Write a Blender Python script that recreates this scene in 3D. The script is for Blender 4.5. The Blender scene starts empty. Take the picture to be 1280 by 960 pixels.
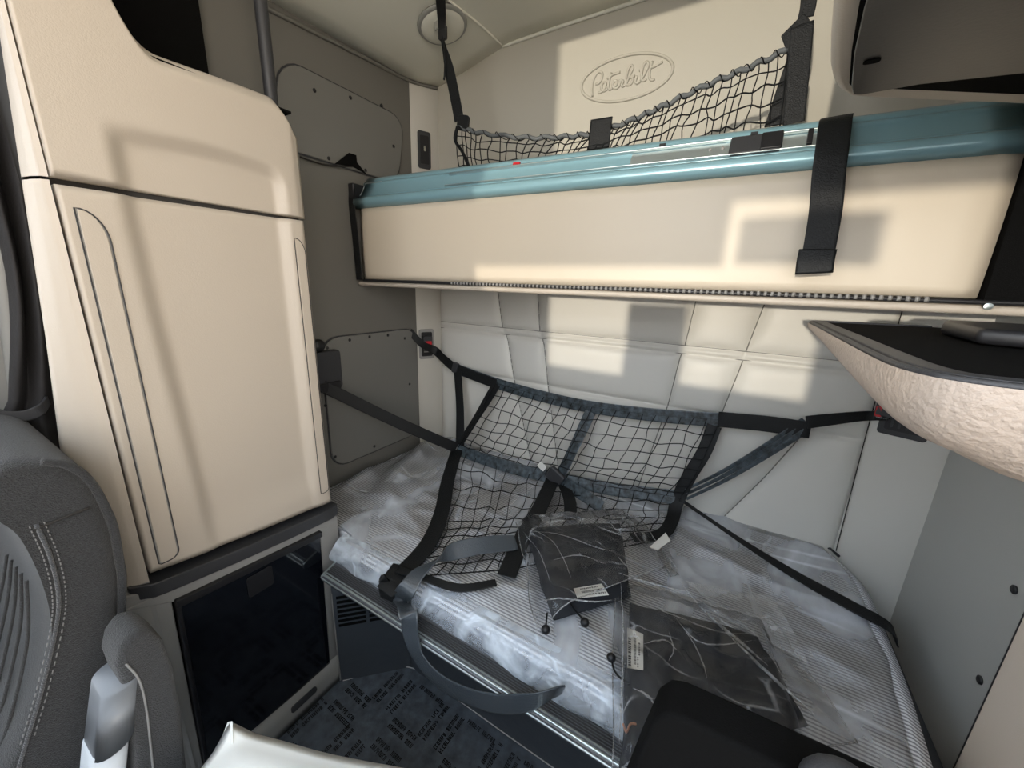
import bpy, bmesh, math, random
from mathutils import Vector, Matrix, noise
random.seed(7)
S = bpy.context.scene
COL = S.collection
H = 1.35                     # eye height above the floor
F = 475.0                    # focal length in pixels of a 1280 x 960 frame

# ------------------------------------------------------------------ camera frame
CX = Vector((0.85986491, 0.1555946, -0.48623313))     # world X seen in camera axes (right, down, forward)
CY = Vector((0.50949832, -0.20126734, 0.83660201))
CZ = Vector((0.03230791, -0.96709967, -0.25233791))
def ray(px, py):
    d = Vector((px - 640, py - 480, F))
    return Vector((CX.dot(d), CY.dot(d), CZ.dot(d)))
def aY(px, py, y): r = ray(px, py); r = r * (y / r.y); r.z += H; return r
def aX(px, py, x): r = ray(px, py); r = r * (x / r.x); r.z += H; return r
def aZ(px, py, z): r = ray(px, py); r = r * ((z - H) / r.z); r.z += H; return r
def V(*a): return Vector(a)
def lerp(a, b, t): return a + (b - a) * t
def sm(t):
    t = max(0.0, min(1.0, t)); return t * t * (3 - 2 * t)

# ------------------------------------------------------------------ materials
def mat(name, col, rough=.5, metal=0, bump=0, bscale=200, var=0, vscale=4, coat=0, sheen=0, trans=0, spec=.5):
    m = bpy.data.materials.new(name); m.use_nodes = True
    nt = m.node_tree; b = nt.nodes['Principled BSDF']
    b.inputs['Base Color'].default_value = (*col, 1); b.inputs['Roughness'].default_value = rough
    b.inputs['Metallic'].default_value = metal; b.inputs['Coat Weight'].default_value = coat
    b.inputs['Coat Roughness'].default_value = .12
    b.inputs['Sheen Weight'].default_value = sheen; b.inputs['Specular IOR Level'].default_value = spec
    g = nt.nodes.new('ShaderNodeNewGeometry')
    if bump:
        n = nt.nodes.new('ShaderNodeTexNoise'); n.inputs['Scale'].default_value = bscale; n.inputs['Detail'].default_value = 3
        nt.links.new(g.outputs['Position'], n.inputs['Vector'])
        bp = nt.nodes.new('ShaderNodeBump'); bp.inputs['Strength'].default_value = bump; bp.inputs['Distance'].default_value = .003
        nt.links.new(n.outputs['Fac'], bp.inputs['Height']); nt.links.new(bp.outputs['Normal'], b.inputs['Normal'])
    if var:
        n = nt.nodes.new('ShaderNodeTexNoise'); n.inputs['Scale'].default_value = vscale; n.inputs['Detail'].default_value = 4
        nt.links.new(g.outputs['Position'], n.inputs['Vector'])
        r = nt.nodes.new('ShaderNodeValToRGB')
        r.color_ramp.elements[0].position = .3; r.color_ramp.elements[1].position = .7
        r.color_ramp.elements[0].color = (*[c * (1 - var) for c in col], 1)
        r.color_ramp.elements[1].color = (*[min(1, c * (1 + var)) for c in col], 1)
        nt.links.new(n.outputs['Fac'], r.inputs['Fac']); nt.links.new(r.outputs['Color'], b.inputs['Base Color'])
    return m
def film(name, base=.1, amount=.3, scale=9, col=(.9, .93, .97), edge=.5, rough=.12, stretch=(1, 1, 1), crease=.4):
    """clear plastic film: see-through with milky creases and gloss"""
    m = bpy.data.materials.new(name); m.use_nodes = True; nt = m.node_tree
    for n in list(nt.nodes): nt.nodes.remove(n)
    N = nt.nodes.new; L = nt.links.new
    out = N('ShaderNodeOutputMaterial'); mix = N('ShaderNodeMixShader'); tr = N('ShaderNodeBsdfTransparent'); p = N('ShaderNodeBsdfPrincipled')
    p.inputs['Base Color'].default_value = (*col, 1); p.inputs['Roughness'].default_value = rough; p.inputs['Specular IOR Level'].default_value = .8
    g = N('ShaderNodeNewGeometry'); mp = N('ShaderNodeMapping'); mp.inputs['Scale'].default_value = stretch
    L(g.outputs['Position'], mp.inputs['Vector'])
    n = N('ShaderNodeTexNoise'); n.inputs['Scale'].default_value = scale; n.inputs['Detail'].default_value = 5; n.inputs['Distortion'].default_value = 1.2
    L(mp.outputs['Vector'], n.inputs['Vector'])
    mr = N('ShaderNodeMapRange'); mr.inputs['From Min'].default_value = .42; mr.inputs['From Max'].default_value = .72
    mr.inputs['To Min'].default_value = base; mr.inputs['To Max'].default_value = base + amount
    L(n.outputs['Fac'], mr.inputs['Value'])
    nr = N('ShaderNodeTexVoronoi'); nr.feature = 'DISTANCE_TO_EDGE'; nr.inputs['Scale'].default_value = scale * .9; nr.inputs['Randomness'].default_value = 1
    m3 = N('ShaderNodeMapping'); m3.inputs['Rotation'].default_value = (0, 0, .6); m3.inputs['Scale'].default_value = (.55, 1.5, 1)
    L(g.outputs['Position'], m3.inputs['Vector']); L(m3.outputs['Vector'], nr.inputs['Vector'])
    rg = N('ShaderNodeMapRange'); rg.inputs['From Min'].default_value = 0; rg.inputs['From Max'].default_value = .035
    rg.inputs['To Min'].default_value = crease; rg.inputs['To Max'].default_value = 0; L(nr.outputs['Distance'], rg.inputs['Value'])
    nm = N('ShaderNodeTexNoise'); nm.inputs['Scale'].default_value = scale * 1.5; L(g.outputs['Position'], nm.inputs['Vector'])
    mm = N('ShaderNodeMapRange'); mm.inputs['From Min'].default_value = .45; mm.inputs['From Max'].default_value = .65; L(nm.outputs['Fac'], mm.inputs['Value'])
    r2 = N('ShaderNodeMath'); r2.operation = 'MULTIPLY'; L(rg.outputs['Result'], r2.inputs[0]); L(mm.outputs['Result'], r2.inputs[1])
    ad = N('ShaderNodeMath'); ad.operation = 'ADD'; L(mr.outputs['Result'], ad.inputs[0]); L(r2.outputs[0], ad.inputs[1])
    lw = N('ShaderNodeLayerWeight'); lw.inputs['Blend'].default_value = .25
    ma = N('ShaderNodeMath'); ma.operation = 'MULTIPLY_ADD'; ma.inputs[1].default_value = edge; ma.use_clamp = True
    L(lw.outputs['Fresnel'], ma.inputs[0]); L(ad.outputs[0], ma.inputs[2])
    n2 = N('ShaderNodeTexNoise'); n2.inputs['Scale'].default_value = scale * 2.3; n2.inputs['Detail'].default_value = 4; n2.inputs['Distortion'].default_value = .8
    L(mp.outputs['Vector'], n2.inputs['Vector'])
    bp = N('ShaderNodeBump'); bp.inputs['Strength'].default_value = .5; bp.inputs['Distance'].default_value = .012
    L(n2.outputs['Fac'], bp.inputs['Height']); L(bp.outputs['Normal'], p.inputs['Normal'])
    L(ma.outputs['Value'], mix.inputs['Fac']); L(tr.outputs['BSDF'], mix.inputs[1]); L(p.outputs['BSDF'], mix.inputs[2])
    gs = N('ShaderNodeBsdfGlossy'); gs.inputs['Roughness'].default_value = rough; L(bp.outputs['Normal'], gs.inputs['Normal'])
    fz = N('ShaderNodeFresnel'); fz.inputs['IOR'].default_value = 1.38; L(bp.outputs['Normal'], fz.inputs['Normal'])
    m4 = N('ShaderNodeMixShader'); L(fz.outputs['Fac'], m4.inputs['Fac']); L(mix.outputs['Shader'], m4.inputs[1]); L(gs.outputs['BSDF'], m4.inputs[2])
    L(m4.outputs['Shader'], out.inputs['Surface'])
    return m
def striped(name, c1, c2, k, axis=1, rough=.6, duty=.5):
    m = mat(name, c1, rough); nt = m.node_tree; b = nt.nodes['Principled BSDF']
    g = nt.nodes.new('ShaderNodeNewGeometry'); sp = nt.nodes.new('ShaderNodeSeparateXYZ'); nt.links.new(g.outputs['Position'], sp.inputs[0])
    a = nt.nodes.new('ShaderNodeMath'); a.operation = 'MULTIPLY'; a.inputs[1].default_value = 2 * math.pi / k
    s = nt.nodes.new('ShaderNodeMath'); s.operation = 'SINE'
    nt.links.new(sp.outputs[axis], a.inputs[0]); nt.links.new(a.outputs[0], s.inputs[0])
    r = nt.nodes.new('ShaderNodeMapRange'); r.inputs['From Min'].default_value = -.5 + (duty - .5); r.inputs['From Max'].default_value = .3 + (duty - .5)
    nt.links.new(s.outputs[0], r.inputs['Value'])
    mx = nt.nodes.new('ShaderNodeMix'); mx.data_type = 'RGBA'; mx.inputs[6].default_value = (*c1, 1); mx.inputs[7].default_value = (*c2, 1)
    nt.links.new(r.outputs['Result'], mx.inputs[0]); nt.links.new(mx.outputs[2], b.inputs['Base Color'])
    return m
M = {}
M['beige'] = mat('beige_plastic', (.50, .44, .37), .45, bump=.12, bscale=420)
M['beige_panel'] = mat('beige_vinyl', (.63, .55, .44), .42, bump=.06, bscale=60)
M['leather'] = mat('beige_leather', (.42, .345, .285), .55, bump=.75, bscale=190)
M['wall'] = mat('warm_grey_wall', (.50, .475, .41), .55, bump=.1, bscale=300)
M['quilt'] = mat('quilted_vinyl', (.66, .645, .60), .45, bump=.08, bscale=90)
M['wall_shaded'] = mat('side_wall_shaded', (.15, .145, .13), .6, bump=.1, bscale=300)  # wall colour with the shade of the left recess painted in
M['wall_grey'] = mat('grey_side_panel', (.48, .49, .475), .5, bump=.15, bscale=380)
M['ceiling'] = mat('headliner', (.74, .73, .65), .8, bump=.1, bscale=500)
M['hatch'] = mat('hatch_shaded', (.165, .163, .152), .45, bump=.15, bscale=14)  # darkened as well, recess shade put into the hatch colour
M['black'] = mat('black_plastic', (.012, .012, .014), .45)
M['matte'] = mat('black_matte', (.006, .006, .006), .9, bump=.3, bscale=700, spec=.04)
M['strap_sheen'] = mat('sheen_webbing', (.06, .072, .085), .3, bump=.5, bscale=320, coat=.6)  # black webbing greyed to paint the reflection on the hanging loop
M['gap'] = mat('dark_gap', (.02, .018, .016), .8)
M['gloss'] = mat('black_gloss', (.004, .005, .008), .06, coat=.6)
M['charcoal'] = mat('charcoal_plastic', (.035, .036, .04), .45, bump=.2, bscale=500)
M['beige_lit'] = mat('beige_plastic_lit', (.80, .69, .58), .45, bump=.12, bscale=420)  # beige brightened in colour to make up for light missing under the tray
M['greyp'] = mat('grey_plastic', (.27, .265, .255), .5, bump=.1, bscale=400)
M['post'] = mat('corner_post', (.52, .50, .45), .55, bump=.1, bscale=300)
M['strap'] = mat('black_webbing', (.007, .008, .009), .5, bump=.5, bscale=420, spec=.3)
M['strap_glint'] = mat('glint_webbing', (.045, .06, .072), .33, bump=.5, bscale=320, var=.85, vscale=60, coat=.4)  # bluish patches paint film reflections onto the dark webbing
M['cord'] = mat('net_cord', (.006, .007, .008), .6, spec=.2)
M['rope'] = mat('grey_cord_hem', (.12, .13, .135), .55, bump=.5, bscale=500)
M['blue'] = mat('blue_film_metal', (.22, .385, .445), .28, metal=.15, coat=.5, bump=.05, bscale=30)
M['silver'] = mat('brushed_silver', (.55, .62, .63), .28, metal=.8)
M['trim'] = mat('ribbed_trim', (.10, .105, .12), .32, metal=.3)
M['white'] = mat('white_plastic', (.84, .86, .85), .35, bump=.25, bscale=16)
M['red'] = mat('red_button', (.55, .02, .03), .35)
M['label'] = mat('white_label', (.75, .74, .70), .5)
M['ink'] = mat('label_ink', (.06, .055, .05), .6)
M['vinylblk'] = mat('black_plastic_film', (.05, .058, .07), .3, bump=.5, bscale=22, coat=.4)
M['floor'] = mat('black_carpet_film', (.085, .102, .125), .5, bump=.3, bscale=180, var=.3, vscale=30)
M['print'] = mat('black_print', (.003, .003, .004), .6)
M['lint'] = mat('lint', (.5, .5, .5), .8)
M['seat'] = mat('charcoal_fabric', (.026, .027, .029), .9, bump=.9, bscale=520, var=.35, vscale=320, sheen=.15)
M['seat_l'] = mat('grey_fabric', (.045, .048, .054), .9, bump=.9, bscale=520, var=.3, vscale=320, sheen=.4)
M['stitch'] = mat('grey_stitch', (.20, .20, .20), .8)
M['armp'] = mat('light_grey_plastic', (.16, .17, .185), .4)
M['armw'] = mat('pale_grey_plastic', (.5, .53, .56), .4)
M['cloth'] = mat('charcoal_cloth', (.017, .0195, .025), .85, bump=.08, bscale=300)
M['cotton'] = striped('striped_ticking', (.88, .90, .95), (.30, .31, .35), .0088, 1, .7, .72)
M['film_bed'] = film('bed_film', .10, .62, 3.6, (.86, .91, 1.0), .2, .16, (1, .6, 1), .35)
M['glint'] = film('glint_film', .22, .35, 60, (.92, .95, 1.0), .3, .07, (1, 1, 1), 0)  # pale film for glints painted along the bag creases
M['film_hem'] = film('hem_film', .26, .46, 9, (.80, .89, 1.0), .1, .12, (1, 1, 1), .45)  # blue tint paints the cool light on the mattress front
M['film_bag'] = film('bag_film', .012, .04, 10, (.85, .88, .93), .12, .08, (1, .5, 1), .34)
M['film_flap'] = film('flap_film', .10, .22, 12, (.85, .88, .93), .2, .08, (1, 1, 1), .4)
M['lamp'] = mat('lamp_lens', (.30, .30, .28), .35)
M['chrome'] = mat('chrome', (.7, .7, .7), .12, metal=1)
M['curtain'] = mat('black_curtain', (.014, .013, .014), .8, bump=.3, bscale=200)
M['frame'] = mat('door_frame', (.22, .22, .21), .5)
gl = bpy.data.materials.new('window_glass'); gl.use_nodes = True
_b = gl.node_tree.nodes['Principled BSDF']; _b.inputs['Transmission Weight'].default_value = 1; _b.inputs['Roughness'].default_value = 0; _b.inputs['IOR'].default_value = 1.02
M['glass'] = gl
M['dark_panel'] = mat('smoked_panel', (.05, .049, .046), .38, bump=.05, bscale=200)

# ------------------------------------------------------------------ builders
def link(o, parent=None):
    COL.objects.link(o)
    if parent: o.parent = parent; o.matrix_parent_inverse = Matrix.Translation(-parent.location)
    return o
def obj(name, vf, m, parent=None, smooth=True, bevel=0, seg=3, sub=0, solid=0):
    vs, fs = vf
    me = bpy.data.meshes.new(name); me.from_pydata([tuple(v) for v in vs], [], fs); me.validate()
    bm = bmesh.new(); bm.from_mesh(me); bmesh.ops.recalc_face_normals(bm, faces=bm.faces); bm.to_mesh(me); bm.free()
    me.materials.append(m)
    o = bpy.data.objects.new(name, me); link(o, parent)
    if solid:
        md = o.modifiers.new('solid', 'SOLIDIFY'); md.thickness = solid; md.offset = 0
    if bevel:
        md = o.modifiers.new('bevel', 'BEVEL'); md.width = bevel; md.segments = seg; md.limit_method = 'ANGLE'; md.angle_limit = math.radians(35)
        md.harden_normals = False
    if sub:
        md = o.modifiers.new('sub', 'SUBSURF'); md.levels = sub; md.render_levels = sub
    if smooth:
        for p in me.polygons: p.use_smooth = True
        if not sub:
            md = o.modifiers.new('wn', 'WEIGHTED_NORMAL'); md.keep_sharp = False
            try: me.set_sharp_from_angle(angle=math.radians(40))
            except Exception: pass
    return o
def thing(name, label, cat, loc=(0, 0, 0), group=None):
    o = bpy.data.objects.new(name, None); o.location = loc; o.empty_display_size = .05
    COL.objects.link(o); tag(o, label, cat, group); return o
def tag(o, label, cat, group=None):
    o['label'] = label; o['category'] = cat
    if group: o['group'] = group
    return o
def struct(name, vf, m, **k):
    o = obj(name, vf, m, **k); o['kind'] = 'structure'; return o
def join(*vfs):
    vs, fs = [], []
    for v, f in vfs:
        n = len(vs); vs += list(v); fs += [tuple(i + n for i in q) for q in f]
    return vs, fs
def box(x0, x1, y0, y1, z0, z1):
    vs = [V(x, y, z) for x in (x0, x1) for y in (y0, y1) for z in (z0, z1)]
    return vs, [(0, 1, 3, 2), (4, 6, 7, 5), (0, 4, 5, 1), (2, 3, 7, 6), (0, 2, 6, 4), (1, 5, 7, 3)]
def prism(pts, ext):
    n = len(pts); ext = Vector(ext)
    vs = [Vector(p) for p in pts] + [Vector(p) + ext for p in pts]
    fs = [tuple(range(n)), tuple(range(2 * n - 1, n - 1, -1))] + [(i, (i + 1) % n, n + (i + 1) % n, n + i) for i in range(n)]
    return vs, fs
def quad_slab(a, b, c, d, ext): return prism([a, b, c, d], ext)
def catmull(pts, n=6, closed=False):
    pts = [Vector(p) for p in pts]; out = []; N = len(pts)
    if N < 3 and not closed:
        return [lerp(pts[0], pts[1], i / n) for i in range(n + 1)]
    rng = N if closed else N - 1
    for i in range(rng):
        p0 = pts[(i - 1) % N] if closed or i > 0 else pts[0] * 2 - pts[1]
        p1 = pts[i]; p2 = pts[(i + 1) % N]
        p3 = pts[(i + 2) % N] if closed or i + 2 < N else p2 * 2 - p1
        for j in range(n):
            t = j / n
            out.append(.5 * ((2 * p1) + (p2 - p0) * t + (2 * p0 - 5 * p1 + 4 * p2 - p3) * t * t + (3 * p1 - p0 - 3 * p2 + p3) * t ** 3))
    if not closed: out.append(pts[-1])
    return out
def tube(pts, r, seg=6, closed=False, cap=True):
    vs, fs = [], []; N = len(pts); nrm = None
    for i, p in enumerate(pts):
        a = pts[(i - 1) % N] if (closed or i > 0) else p
        b = pts[(i + 1) % N] if (closed or i < N - 1) else p
        t = (b - a).normalized() if (b - a).length > 1e-9 else V(0, 0, 1)
        if nrm is None: nrm = t.orthogonal().normalized()
        nrm = (nrm - t * nrm.dot(t))
        nrm = nrm.normalized() if nrm.length > 1e-6 else t.orthogonal().normalized()
        bn = t.cross(nrm)
        rr = r(i / (N - 1)) if callable(r) else r
        for k in range(seg):
            an = 2 * math.pi * k / seg
            vs.append(p + (nrm * math.cos(an) + bn * math.sin(an)) * rr)
    for i in range(N if closed else N - 1):
        j = (i + 1) % N
        for k in range(seg):
            l = (k + 1) % seg
            fs.append((i * seg + k, i * seg + l, j * seg + l, j * seg + k))
    if cap and not closed:
        fs.append(tuple(range(seg))); fs.append(tuple((N - 1) * seg + k for k in range(seg)))
    return vs, fs
def ribbon(pts, w, n=8, th=.0022):
    """pts: list of (centre, width direction); a webbing strip with real thickness"""
    C = catmull([p for p, _ in pts], n); W = catmull([Vector(d) for _, d in pts], n)
    vs, fs = [], []; N = len(C)
    for i in range(N):
        t = (C[min(i + 1, N - 1)] - C[max(i - 1, 0)])
        t = t.normalized() if t.length > 1e-9 else V(1, 0, 0)
        d = W[i] - t * W[i].dot(t); d = d.normalized() if d.length > 1e-6 else t.orthogonal().normalized()
        nn = t.cross(d)
        ww = (w(i / (N - 1)) if callable(w) else w) / 2
        for s, q in ((-1, -1), (-.82, -1.25), (.82, -1.25), (1, -1), (1, 1), (.82, 1.25), (-.82, 1.25), (-1, 1)):
            vs.append(C[i] + d * ww * s + nn * th / 2 * q)
    for i in range(N - 1):
        for k in range(8):
            l = (k + 1) % 8
            fs.append((i * 8 + k, i * 8 + l, (i + 1) * 8 + l, (i + 1) * 8 + k))
    fs.append(tuple(range(8))); fs.append(tuple((N - 1) * 8 + k for k in range(8)))
    return vs, fs
def grid(f, nu, nv):
    vs = [f(i / nu, j / nv) for j in range(nv + 1) for i in range(nu + 1)]
    fs = [(j * (nu + 1) + i, j * (nu + 1) + i + 1, (j + 1) * (nu + 1) + i + 1, (j + 1) * (nu + 1) + i) for j in range(nv) for i in range(nu)]
    return vs, fs
def shell(ftop, fbot, nu, nv):
    a, fa = grid(ftop, nu, nv); b, fb = grid(fbot, nu, nv); n = len(a)
    fs = list(fa) + [tuple(i + n for i in reversed(q)) for q in fb]
    def edge(idx):
        for p, q in zip(idx, idx[1:]): fs.append((p, q, q + n, p + n))
    edge([i for i in range(nu + 1)]); edge([nv * (nu + 1) + i for i in range(nu + 1)])
    edge([j * (nu + 1) for j in range(nv + 1)]); edge([j * (nu + 1) + nu for j in range(nv + 1)])
    return a + b, fs
def netting(f, nu, nv, r=.0012, jit=.12, n=5):
    """knotted cord mesh over the surface f(u, v)"""
    parts = []; J = {}
    for i in range(nu + 1):
        for j in range(nv + 1):
            k = jit if 0 < i < nu and 0 < j < nv else 0
            J[i, j] = ((i + random.uniform(-k, k)) / nu, (j + random.uniform(-k, k)) / nv)
    for i in range(nu + 1):
        parts.append(tube(catmull([f(*J[i, j]) for j in range(nv + 1)], 3), r, 4))
    for j in range(nv + 1):
        parts.append(tube(catmull([f(*J[i, j]) for i in range(nu + 1)], 3), r, 4))
    return join(*parts)
def disc(c, n, r, h, seg=24, prof=None):
    n = Vector(n).normalized(); a = n.orthogonal().normalized(); b = n.cross(a)
    prof = prof or [(0, 1), (h, 1)]
    vs, fs = [], []
    for z, k in prof:
        for i in range(seg):
            t = 2 * math.pi * i / seg
            vs.append(Vector(c) + n * z + (a * math.cos(t) + b * math.sin(t)) * r * k)
    for q in range(len(prof) - 1):
        for i in range(seg):
            j = (i + 1) % seg
            fs.append((q * seg + i, q * seg + j, (q + 1) * seg + j, (q + 1) * seg + i))
    fs.append(tuple(range(seg))); fs.append(tuple((len(prof) - 1) * seg + i for i in range(seg)))
    return vs, fs
def ball(c, r, nu=16, nv=10, sc=(1, 1, 1)):
    vs, fs = [], []
    for j in range(nv + 1):
        th = math.pi * j / nv
        for i in range(nu):
            ph = 2 * math.pi * i / nu
            vs.append(Vector(c) + V(math.sin(th) * math.cos(ph) * sc[0], math.sin(th) * math.sin(ph) * sc[1], math.cos(th) * sc[2]) * r)
    for j in range(nv):
        for i in range(nu):
            k = (i + 1) % nu
            fs.append((j * nu + i, j * nu + k, (j + 1) * nu + k, (j + 1) * nu + i))
    return vs, fs
def rrect(o, ux, uy, w, h, r, n=5):
    """rounded rectangle outline centred on o in the plane of ux, uy"""
    out = []
    for sx, sy, a0 in ((1, 1, 0), (-1, 1, 90), (-1, -1, 180), (1, -1, 270)):
        for k in range(n + 1):
            a = math.radians(a0 + 90 * k / n)
            out.append(o + ux * (sx * (w / 2 - r) + r * math.cos(a)) + uy * (sy * (h / 2 - r) + r * math.sin(a)))
    return out
def nz(x, y, z=0, s=1): return noise.noise(V(x * s, y * s, z * s))

# ================================================================== SETTING
LX, RX, RY, CE = -1.36, .55, 1.5, H + .91
# floor
fl = struct('floor', box(-1.36, .56, -1.1, 1.5, -.03, 0), M['floor'])
marks = []
def word_line(o, d, n, L, seed):
    """a line of small blocky letter-like marks grouped as words"""
    rnd = random.Random(seed); s = 0
    def bar(a, w, h): marks.append(([a, a + d * w, a + d * w + n * h, a + n * h], [(0, 1, 2, 3)]))
    while s < L:
        for _ in range(rnd.randint(4, 9)):
            w = rnd.choice((.0055, .0065, .0075)); hh = .0125; a = o + d * s
            bar(a, w * .34, hh)
            if rnd.random() < .6: bar(a + d * w * .56, w * .30, hh)
            for k in (0, .4, .8):
                if rnd.random() < .55: bar(a + n * hh * k, w * .86, hh * .22)
            s += w * 1.12
            if s > L: break
        s += .009
du = V(math.cos(math.radians(89)), math.sin(math.radians(89)), 0); dv = V(math.cos(math.radians(-2)), math.sin(math.radians(-2)), 0)
for i in range(-2, 5):
    for k in range(-3, 2):
        bx0, by0 = -.640 + .205 * i, .515 + .205 * k
        for q in (0, .020, .064, .084):
            p = V(bx0 + q, by0 + .098, .0012)
            if -1.0 < p.x < .3 and -.1 < p.y < .70: word_line(p, du, -dv, min(.112, .745 - p.y), i * 97 + k * 13 + int(q * 1000))
            p2 = V(bx0 + .098, by0 + q, .0012)
            if -1.0 < p2.x < .3 and -.1 < p2.y < .735 and p2.x - .15 > p2.y - 1.58 - .15: word_line(p2, dv, du, .100, i * 31 + k * 7 + int(q * 1000) + 5)
pr = obj('printed_lettering', join(*marks), M['print'], fl, smooth=False); pr['label'] = 'rows of small black print on the floor film'
obj('film_edge', tube(catmull([V(-.985, .597, .004), V(-.83, .75, .005), V(-.6, .757, .004), V(-.4, .755, .006), V(.3, .757, .004)], 14), .0016, 5), M['lint'], fl)

# ceiling with a sloping left wing, a flat centre and a crease between
c1 = [V(LX, -.35, H + .56), V(LX, .86, H + .70), V(LX, 1.38, H + .815), V(-1.30, 1.5, H + .83)]
def ceil_f(u, v):
    y = lerp(.34, 1.5, v); x = lerp(LX, RX, u)
    edge = lerp(.78, .83, v)
    t = sm((x - LX) / .5)
    z = H + lerp(edge, .912, t)
    return V(x, y, z)
struct('ceiling', shell(ceil_f, lambda u, v: ceil_f(u, v) + V(0, 0, .04), 24, 16), M['ceiling'])
struct('trim_1', tube([V(-.967, 1.497, H + .905), V(-.7, 1.497, H + .908), V(-.2, 1.497, H + .909), V(.5, 1.497, H + .909)], .006, 8), M['ceiling'])
struct('trim_2', tube(catmull([aZ(560, 0, H + .895), aZ(596, 28, H + .898), aZ(628, 57, H + .902)], 6), .004, 6), M['ceiling'])
struct('trim_3', tube(catmull([V(-1.355, .80, H + .775), V(-1.355, 1.1, H + .80), V(-1.352, 1.38, H + .82), V(-1.30, 1.494, H + .825)], 6), .007, 6), M['wall_shaded'])

# rear wall: smooth above, quilted below
seams_v = [[(-.965, 0), (-.93, -.19), (-.90, -.24), (-.86, -.42), (-.74, -.85)],
           [(-.76, 0), (-.738, -.19), (-.715, -.24), (-.685, -.42), (-.60, -.85)],
           [(-.135, 0), (-.152, -.19), (-.163, -.24), (-.18, -.42), (-.26, -.85)],
           [(.07, 0), (.038, -.19), (.032, -.24), (.0, -.42), (-.10, -.85)],
           [(.25, -.42), (.165, -.62), (.05, -.85)]]
seams_h = [-.192, -.222, -.428]
def seam_x(s, z):
    for (x0, z0), (x1, z1) in zip(s, s[1:]):
        if z1 <= z <= z0: return x0 + (x1 - x0) * (z0 - z) / (z0 - z1)
    return 99
def quilt_f(u, v):
    x = lerp(-1.30, .392, u); z = lerp(-.86, -.002, v)
    d = min(abs(x - seam_x(s, z)) for s in seams_v)
    dh = min(abs(z - h) for h in seams_h)
    db = min(x + 1.30, .392 - x)
    d2 = min(d, db)
    puff = (1 - math.exp(-d2 / .022)) * (1 - math.exp(-dh / .013))
    groove = math.exp(-(min(d2, dh) / .004) ** 2)
    return V(x, 1.5 - .004 - .021 * puff + .003 * groove, H + z)
def wall_f(u, v): return V(lerp(-1.31, .56, u), 1.5 + .012, lerp(0, H + .93, v))
wr = struct('wall_rear', join(box(-1.31, .56, 1.5, 1.53, H - .003, H + .93), box(-1.31, .56, 1.515, 1.53, 0, H)), M['wall'])
q = obj('quilted_pad', grid(quilt_f, 280, 150), M['quilt'], wr); q['label'] = 'padded quilted lower half of the rear wall'
# stitched seams in the padding
sl = []
for s in seams_v:
    for zs in ((0, -.19), (-.225, -.425), (-.43, -.85)):
        pts = []
        for k in range(9):
            z = lerp(zs[0], zs[1], k / 8); x = seam_x(s, z)
            if x < 5: pts.append(V(x, 1.4965, H + z))
        if len(pts) > 2: sl.append(tube(pts, .0022, 5))
for h in seams_h[:2]: sl.append(tube([V(lerp(-1.3, .39, k / 12), 1.4965, H + h) for k in range(13)], .0016, 5))
obj('seam', join(*sl), M['wall_shaded'], wr)
obj('edge_seam', tube(catmull([V(.392, 1.494, H - .02), V(.390, 1.493, H - .37), V(.398, 1.493, H - .82)], 6), .0014, 5), M['gap'], wr)
# raised script emblem
def crop(cx, cy): return aY(700 + cx / 7.111, 50 + cy / 7.111, 1.499)
strokes = [[(290, 503), (284, 440), (294, 370), (320, 310), (350, 284), (376, 302), (368, 352), (345, 385), (318, 394)],
 [(340, 468), (368, 462), (400, 422), (407, 388), (386, 378), (369, 410), (374, 445), (398, 452), (424, 432)],
 [(456, 292), (430, 400), (441, 440), (468, 428)], [(420, 346), (468, 310), (536, 285)],
 [(468, 428), (500, 402), (507, 371), (486, 364), (469, 395), (478, 426), (504, 430), (526, 405)],
 [(518, 425), (537, 375), (531, 358), (560, 366), (549, 400), (560, 412), (586, 396)],
 [(586, 396), (620, 320), (647, 250), (635, 226), (610, 258), (590, 330), (584, 388), (604, 402), (635, 386), (645, 345), (626, 330), (666, 320)],
 [(686, 320), (670, 370), (685, 387), (716, 365)], [(702, 274), (708, 270)],
 [(716, 365), (760, 290), (786, 220), (770, 194), (745, 224), (725, 300), (724, 348), (744, 363), (771, 345)],
 [(822, 190), (795, 290), (799, 343), (819, 357), (842, 346)], [(795, 246), (840, 235), (914, 193)]]
em = [tube(catmull([crop(*p) for p in s], 6), .0043, 8) for s in strokes]
ov = []
for k in range(64):
    t = 2 * math.pi * k / 64; ca, sa = math.cos(math.radians(-15.5)), math.sin(math.radians(-15.5))
    ex, ey = 418 * math.cos(t), 192 * math.sin(t)
    ov.append(crop(597 + ex * ca - ey * sa, 333 + ex * sa + ey * ca))
em.append(tube(ov, .0048, 8, closed=True))
e = obj('script_emblem', join(*em), M['wall'], wr); e['label'] = 'raised oval emblem with script lettering'

# left wall, its rear bevel, right wall and right bevel
struct('wall_left', box(LX - .03, LX, .55, 1.39, 0, H + .86), M['wall_shaded'])
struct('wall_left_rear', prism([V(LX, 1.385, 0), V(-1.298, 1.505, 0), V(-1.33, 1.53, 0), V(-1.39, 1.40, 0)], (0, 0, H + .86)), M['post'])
struct('wall_right', box(RX, RX + .03, .2, 1.45, 0, H + .93), M['wall_grey'])
struct('wall_right_rear', prism([V(.392, 1.5, 0), V(.55, 1.436, 0), V(.58, 1.46, 0), V(.42, 1.53, 0)], (0, 0, H)), M['quilt'])
struct('wall_right_upper', prism([V(.38, 1.498, H), V(.552, 1.436, H), V(.58, 1.46, H), V(.42, 1.53, H)], (0, 0, .93)), M['wall'])
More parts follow.
